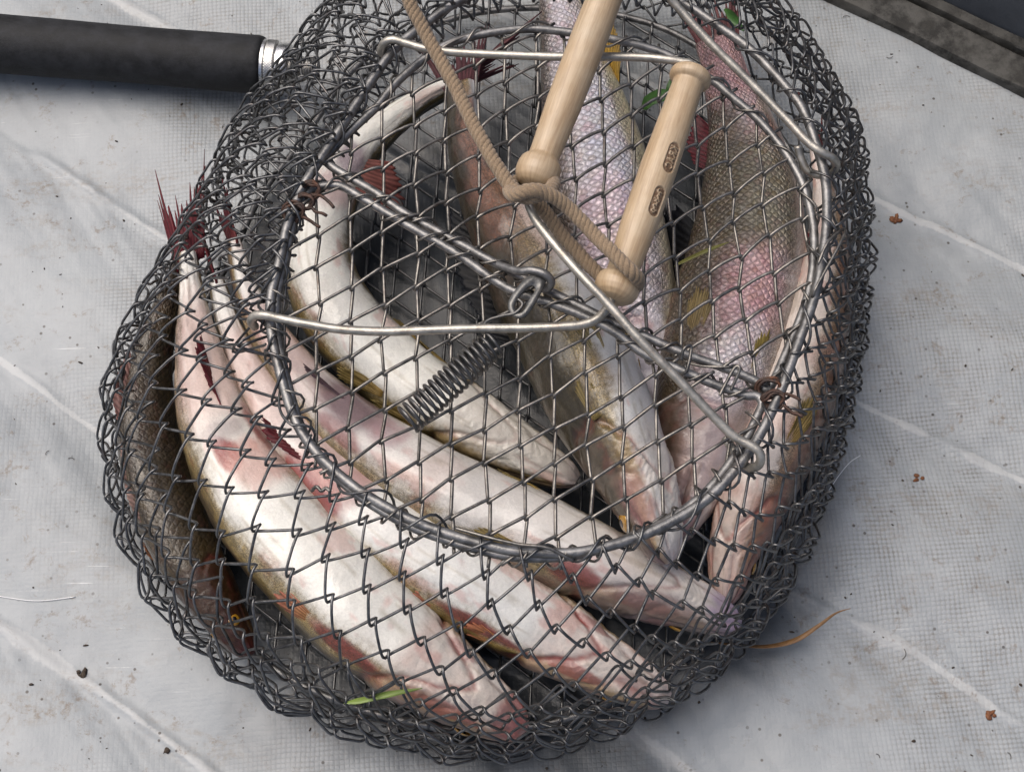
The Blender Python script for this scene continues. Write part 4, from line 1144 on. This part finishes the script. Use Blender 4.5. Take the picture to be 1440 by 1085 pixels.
make_fish("white bellied fish with a red vent, middle one of the lower three",
  [(940, 984, .030), (868, 945, .036), (766, 886, .042), (664, 824, .046), (566, 764, .047), (486, 700, .046), (418, 630, .044), (366, 555, .042), (328, 475, .040), (305, 400, .040)],
  0.0240, 0.0275, 4, 7,
  dict(belly=(0.86, 0.845, 0.79), side=(0.27, 0.19, 0.055), back=(0.06, 0.042, 0.02), edge=(0.98, 1.5), yellow=0.8, flush=0.06, head=0.8, headc=(0.56, 0.38, 0.31), scale=0.10, gill=0.9,
       blood=[(0.60, -0.5, 0.07, 0.5, 0.95), (0.55, 0.1, 0.03, 0.5, 0.5), (0.29, -0.98, 0.09, 0.22, 0.9), (0.14, -0.8, 0.05, 0.3, 0.7), (0.15, 0.6, 0.04, 0.2, 0.6), (0.06, -0.3, 0.03, 0.4, 0.4)],
       patch=[(0.60, 0.25, 0.07, 0.6, 0.6, (0.62, 0.33, 0.29)), (0.8, 0.0, 0.12, 1.5, 0.7, (0.60, 0.40, 0.35))]),
  [("pelvic_fin", 0.30, 0.325, -0.95, 0.034, 1.0, 0.05, -0.2, YEL, (0.32, 0.12, 0.08), 9), ("pelvic_fin", 0.30, 0.325, 0.95, 0.034, 1.0, 0.05, 0.2, YEL, YEL2, 9),
   ("anal_fin", 0.62, 0.69, -0.1, 0.026, 1.0, 0.15, 0.35, RED, DRED, 9), ("pectoral_fin", 0.225, 0.24, -1.2, 0.032, 1.0, 0.12, 0.1, YEL, (0.35, 0.13, 0.07), 9)],
  tail=(0.055, DRED, RED, 0.022, 0.004))

make_fish("stout white bellied fish, its red tail poking out through the mesh",
  [(738, 1028, .032), (664, 980, .040), (562, 906, .046), (460, 814, .049), (372, 720, .050), (312, 620, .050), (284, 520, .049), (272, 430, .048), (266, 360, .050)],
  0.0285, 0.0295, 10, 8,
  dict(belly=(0.86, 0.84, 0.77), side=(0.25, 0.185, 0.075), back=(0.05, 0.038, 0.026), edge=(1.00, 1.5), yellow=0.65, flush=0.05, head=0.8, headc=(0.46, 0.30, 0.25), scale=0.12, gill=0.8, tip=(0.36, 0.09, 0.09),
       blood=[(0.615, -0.15, 0.035, 0.22, 1.0), (0.64, 0.9, 0.07, 0.35, 0.9), (0.28, -1.0, 0.07, 0.22, 0.9), (0.12, -0.9, 0.06, 0.35, 0.65), (0.03, 0.0, 0.03, 1.2, 0.7), (0.15, 0.5, 0.03, 0.2, 0.5)],
       patch=[(0.58, 0.35, 0.05, 0.7, 0.65, (0.62, 0.32, 0.26)), (0.80, 0.0, 0.14, 1.6, 0.75, (0.66, 0.46, 0.40)), (0.655, 0.0, 0.02, 0.5, 0.5, (0.3, 0.22, 0.22))]),
  [("pelvic_fin", 0.30, 0.325, -0.95, 0.036, 1.0, 0.05, -0.2, YEL, (0.32, 0.12, 0.08), 9), ("pelvic_fin", 0.30, 0.325, 0.95, 0.036, 1.0, 0.05, 0.2, YEL, YEL2, 9),
   ("anal_fin", 0.68, 0.76, 0.15, 0.036, 1.0, 0.12, 0.12, RED, DRED, 10)],
  tail=(0.066, DRED, (0.095, 0.016, 0.02), 0.021, 0.014, 1.0))

make_fish("dark brown fish lying back up along the left wall",
  [(352, 922, .022), (308, 852, .026), (254, 756, .028), (219, 650, .028), (209, 545, .030), (228, 455, .034), (256, 380, .036)],
  0.0165, 0.0225, 150, 9,
  dict(belly=(0.40, 0.34, 0.25), side=(0.13, 0.085, 0.024), back=(0.068, 0.043, 0.012), edge=(0.7, 1.2), yellow=0.3, flush=0.05, head=1.0, headc=(0.05, 0.012, 0.01), scale=0.36, bars=0.5, gill=0.8, tip=(0.12, 0.02, 0.02)),
  [("dorsal_fin", 0.34, 0.52, 3.1, 0.012, 1.0, 0.2, 0.5, (0.15, 0.08, 0.07), (0.22, 0.14, 0.12), 14), ("dorsal_fin", 0.58, 0.74, 3.1, 0.014, 1.0, 0.2, 0.5, (0.12, 0.06, 0.05), (0.2, 0.1, 0.09), 12),
   ("pectoral_fin", 0.24, 0.26, 1.7, 0.03, 1.0, 0.1, 0.1, YEL2, (0.2, 0.08, 0.04), 10)],
  tail=(0.060, DRED, (0.13, 0.02, 0.022), 0.016, 0.018, 0.6))

# ------------------------------------------------------------------ rope
def rope_mesh(ctrl, rad, lay, strands=3, n=None):
    C = catmull(np.array(ctrl), n or 420)
    L = np.concatenate([[0], np.cumsum(np.linalg.norm(np.diff(C, axis=0), axis=1))])
    T = norm(np.gradient(C, axis=0))
    v = norm(np.cross(T[0], [0.3, 0.2, 1])); N = np.zeros_like(C)
    for i in range(len(C)):
        v = v-T[i]*(v@T[i]); v /= np.linalg.norm(v); N[i] = v
    B = np.cross(T, N)
    mb = MB()
    for k_ in range(strands):
        ph = L/lay*2*math.pi+k_*2*math.pi/strands
        P = C+N*(np.cos(ph)*rad*0.52)[:, None]+B*(np.sin(ph)*rad*0.52)[:, None]
        mb.tube(P, rad*0.56*(1+0.05*np.sin(L*900+k_)), 8)
    return mb
ropepts = WL([(560, -50, .205), (575, 0, .196), (592, 35, .190), (612, 72, .185), (640, 122, .181), (664, 172, .179), (688, 216, .178), (708, 248, .177), (722, 266, .177), (735, 276, .181),
              (752, 276, .185), (772, 268, .182), (778, 256, .174), (764, 250, .164), (738, 252, .162), (718, 262, .170), (722, 274, .184), (744, 268, .190), (770, 272, .187), (800, 293, .180), (832, 326, .176),
              (862, 356, .177), (886, 380, .176), (897, 394, .168), (890, 404, .157), (868, 398, .151), (845, 388, .152), (815, 358, .154), (790, 330, .157), (768, 300, .162), (750, 280, .170), (734, 270, .178)])
ro = rope_mesh(ropepts, 0.0035, 0.0115, 4, 900).build("rope", M['rope'])
tag(ro, "tan braided rope tied round both wooden grips", "rope")

# ------------------------------------------------------------------ black handle lying on the floor
h0, h1 = W(-120, 52, 0.0185), W(372, 92, 0.0185)
hp = empty("rod_handle", (*((h0+h1)/2)[:2], 0.0))
tag(hp, "black foam handle with a knurled steel collar lying beside the basket", "rod handle")
hd_ = norm(h1-h0)
def lathe(p0, d, prof, sides=64, wob=0.0):
    N = np.array([0, 0, 1.0]); N = norm(N-d*(N@d)); S = np.cross(d, N)
    a = np.arange(sides)*2*math.pi/sides
    x = np.array([q[0] for q in prof]); r = np.array([q[1] for q in prof])
    R = r[:, None]*np.ones((1, sides))
    if wob: R = R*(1+wob*(fbm(np.stack([x[:, None]*60+a[None]*0, np.cos(a)[None]*1.5+x[:, None]*0, np.sin(a)[None]*1.5+x[:, None]*0], -1), 3)-0.5))
    P = p0+x[:, None, None]*d+R[..., None]*(np.cos(a)[None, :, None]*N+np.sin(a)[None, :, None]*S)
    n = len(x); I = np.arange(n*sides).reshape(n, sides); I2 = np.roll(I, -1, 1)
    return P.reshape(-1, 3), np.stack([I[:-1], I2[:-1], I2[1:], I[1:]], -1).reshape(-1, 4), (x, a, n)
Lh = np.linalg.norm(h1-h0)
pr = [(0, 0.0185)]+[(x, 0.0185+0.0004*math.sin(x*30)) for x in np.linspace(0.002, Lh-0.004, 60)]+[(Lh-0.002, 0.0183), (Lh-0.0006, 0.0176), (Lh, 0.0165), (Lh, 0.005)]
Vv, Ff, _ = lathe(h0, hd_, pr, 72, 0.012); mesh_obj("foam_grip", Vv, Ff, M['foam'], hp, sharp=50)
c0 = h1-hd_*0.001
Vv, Ff, _ = lathe(c0, hd_, [(0, 0.005), (0, 0.0160), (0.0006, 0.0167), (0.0026, 0.0167), (0.003, 0.0160), (0.003, 0.005)], 64); mesh_obj("steel_washer", Vv, Ff, M['chrome'], hp, sharp=40)
kn = []
nk = 40
Vv, Ff, (x, a, n) = lathe(c0+hd_*0.003, hd_, [(0, 0.005), (0, 0.0158)]+[(t, 0.0162) for t in np.linspace(0.0004, 0.0060, 14)]+[(0.0064, 0.0156), (0.0064, 0.005)], 240)
P = Vv.reshape(n, 240, 3)
axis_pt = (c0+hd_*0.003)[None, None]+x[:, None, None]*hd_
rad_v = P-axis_pt
AA, XX = np.meshgrid(a, x)
kk_ = (np.abs(np.sin(AA*30+XX*1700))+np.abs(np.sin(AA*30-XX*1700)))*0.5
msk = ((XX > 0.0003) & (XX < 0.0061))[..., None]
P = axis_pt+rad_v*(1+msk*0.045*(kk_[..., None]-0.5))
mesh_obj("knurled_ring", P.reshape(-1, 3), Ff, M['knurl'], hp, sharp=50)
Vv, Ff, _ = lathe(c0+hd_*0.0094, hd_, [(0, 0.005), (0, 0.0146), (0.0008, 0.0152), (0.0070, 0.0152), (0.0085, 0.0146), (0.0098, 0.0128), (0.0104, 0.0102), (0.0104, 0.004)], 64); mesh_obj("steel_collar", Vv, Ff, M['chrome'], hp, sharp=40)
th_ = [(x, 0.0072+0.0007*math.sin(x*2*math.pi/0.0018)) for x in np.linspace(0, 0.016, 90)]
Vv, Ff, _ = lathe(c0+hd_*0.0198, hd_, th_+[(0.0162, 0.006), (0.0166, 0.0)], 40); mesh_obj("threaded_stub", Vv, Ff, M['knurl'], hp)

# ------------------------------------------------------------------ blades, leaves, straw, litter
def blade(name, pts, w, mat, label, cat, group=None, curl=0.4, n=40, thick=0.00025):
    C = catmull(WL(pts), n); T = norm(np.gradient(C, axis=0))
    up = np.array([0, 0, 1.0]); S = norm(np.cross(T, up)); N = np.cross(S, T)
    f = np.linspace(0, 1, n)
    ww = w*np.clip(np.minimum(f*6, (1-f)*2.2), 0.04, 1)**0.7
    tw = curl*np.sin(f*3.0+1)
    Sd = S*np.cos(tw)[:, None]+N*np.sin(tw)[:, None]; Nn = np.cross(Sd, T)
    cols = []
    for x, dz in ((-1, 0.3), (0, -0.3), (1, 0.3)):
        cols.append(C+Sd*(ww*x)[:, None]+Nn*(ww*dz*0.5)[:, None])
    top = np.stack(cols, 1); bot = top-Nn[:, None]*thick
    V = np.vstack([top.reshape(-1, 3), bot.reshape(-1, 3)]); I = np.arange(n*3).reshape(n, 3); K = n*3
    F = [np.stack([I[:-1, :-1], I[1:, :-1], I[1:, 1:], I[:-1, 1:]], -1).reshape(-1, 4), K+np.stack([I[:-1, :-1], I[:-1, 1:], I[1:, 1:], I[1:, :-1]], -1).reshape(-1, 4)]
    for e in (I[:, 0], I[:, -1][::-1], I[0][::-1], I[-1]):
        F.append(np.stack([e[:-1], K+e[:-1], K+e[1:], e[1:]], -1))
    o = mesh_obj(name, V, np.vstack(F), mat)
    return tag(o, label, cat, group)
blade("grass_blade", [(484, 988, .086), (510, 984, .088), (545, 976, .090), (594, 967, .090)], 0.0017, M['grass'], "bright green grass blade caught in the lower left mesh", "grass blade")
blade("grass_blade", [(948, 374, .094), (975, 361, .098), (1000, 350, .100), (1026, 340, .099)], 0.0013, M['olive_grass'], "olive grass blade lying across the golden fish", "grass blade")
blade("leaf", [(902, 152, .030), (918, 140, .036), (934, 134, .040), (948, 130, .040)], 0.0060, M['leaf'], "dark green leaf scrap beside the upper end of the stamped grip", "leaf", n=24)
blade("leaf", [(940, 138, .038), (943, 125, .042), (943, 110, .044)], 0.0028, M['leaf'], "narrow green leaf standing beside the stamped grip's end", "leaf", n=24)
blade("leaf", [(1022, 12, .10), (1032, 28, .105), (1046, 44, .105)], 0.0035, M['leaf'], "green leaf scrap in the mesh at the upper right rim", "leaf", n=24)
blade("dry_straw", [(1000, 902, .020), (1050, 908, .010), (1085, 908, .006), (1120, 899, .006), (1150, 880, .009), (1175, 862, .014), (1196, 855, .017)], 0.0016, M['straw'], "curved brown straw sticking out at the lower right of the basket", "straw", curl=0.9, n=60)

o = MB().tube(catmull(WL([(1165, 690, .006), (1180, 668, .005), (1195, 650, .004), (1210, 640, .004)]), 30), 0.00025, 6).build("fishing_line", M['line'])
tag(o, "short clear fishing line end lying right of the basket", "fishing line")
o = MB().tube(np.array([[q[0], q[1], gz(q[0], q[1])+0.0006] for q in catmull(WL([(-10, 832, 0), (30, 838, 0), (58, 839, 0), (100, 834, 0)]), 40)]), 0.0003, 6).build("fishing_line", M['line'])
tag(o, "thin white fishing line end on the floor at the left edge", "fishing line")

# brown scraps big enough to pick out, then the uncountable crumbs
def lump(mb, c, r, seed, flatz=0.5):
    r2 = np.random.default_rng(seed)
    n, m = 5, 7
    V, F = [], []
    dirs = r2.normal(0, 1, 3)
    st = r2.uniform(0.6, 1.6); an = r2.uniform(0, 3.14)
    for i in range(n):
        a = (i/(n-1)-0.5)*math.pi
        for j in range(m):
            t = j/m*2*math.pi
            d = np.array([math.cos(a)*math.cos(t)*st, math.cos(a)*math.sin(t)/st, math.sin(a)*flatz])*(1+r2.uniform(-0.3, 0.3))
            x, y = d[0]*math.cos(an)-d[1]*math.sin(an), d[0]*math.sin(an)+d[1]*math.cos(an)
            V.append(c+np.array([x, y, d[2]])*r)
    I = np.arange(n*m).reshape(n, m); I2 = np.roll(I, -1, 1)
    mb.add((np.array(V), np.stack([I[:-1], I2[:-1], I2[1:], I[1:]], -1).reshape(-1, 4)))
for (px, py, r, lab) in ((1268, 297, 0.0036, "reddish brown scrap on the floor right of the neck ring"), (1296, 667, 0.0028, "brown scrap on the floor below the second seam at right"),
                         (1400, 1000, 0.0026, "small orange brown scrap near the lower right corner"), (105, 943, 0.0026, "dark brown clump on the seam near the lower left corner"), (230, 1050, 0.0024, "dark clump at the bottom edge near the left corner")):
    w = W(px, py, 0.0); mb = MB()
    for q in range(4):
        x, y = w[0]+rng.normal(0, r*0.5), w[1]+rng.normal(0, r*0.35)
        lump(mb, np.array([x, y, gz(x, y)+r*0.15]), r*rng.uniform(0.4, 0.8), px+q, 0.45)
    tag(mb.build("dirt_scrap", M['scrap'] if py < 1010 and px > 300 else M['crumb']), lab, "dirt scrap", "scraps of dirt on the boat floor")
mb = MB()
r4 = np.random.default_rng(99)
xs = r4.uniform(-0.36, 0.36, 650); ys = r4.uniform(-0.30, 0.40, 650)
d_, _, _ = seamdist(xs, ys)
zs = ground_raw(xs, ys, d_)-0.003
cl = fbm(np.stack([xs*16, ys*16, xs*0], -1), 3)
for i in range(650):
    if cl[i] < 0.46 or np.hypot(xs[i]-oc[0], ys[i]-oc[1]) < 0.19: continue
    r = 0.00035+0.0007*r4.random()**3
    lump(mb, np.array([xs[i], ys[i], zs[i]+r*0.3]), r, 1000+i, 0.6)
for i in range(32):                     # short dark fibres
    x, y = r4.uniform(-0.34, 0.34), r4.uniform(-0.27, 0.3)
    if np.hypot(x-oc[0], y-oc[1]) < 0.2: continue
    an = r4.uniform(0, 6.28); ln = r4.uniform(0.002, 0.007); z = gz(x, y)+0.0004
    pts = np.array([[x+math.cos(an+q*0.3)*ln*(q/3-0.5), y+math.sin(an+q*0.3)*ln*(q/3-0.5), z+0.0002*q] for q in range(4)])
    mb.tube(catmull(pts, 8), 0.00018, 4)
tag(mb.build("dirt_crumbs", M['crumb']), "fine dark crumbs and fibres scattered over the grey floor", "dirt", kind="stuff")

bpy.context.view_layer.update()
print("tris", sum(len(o.data.loop_triangles) or sum(len(p.vertices)-2 for p in o.data.polygons) for o in col.objects if o.type == 'MESH'))
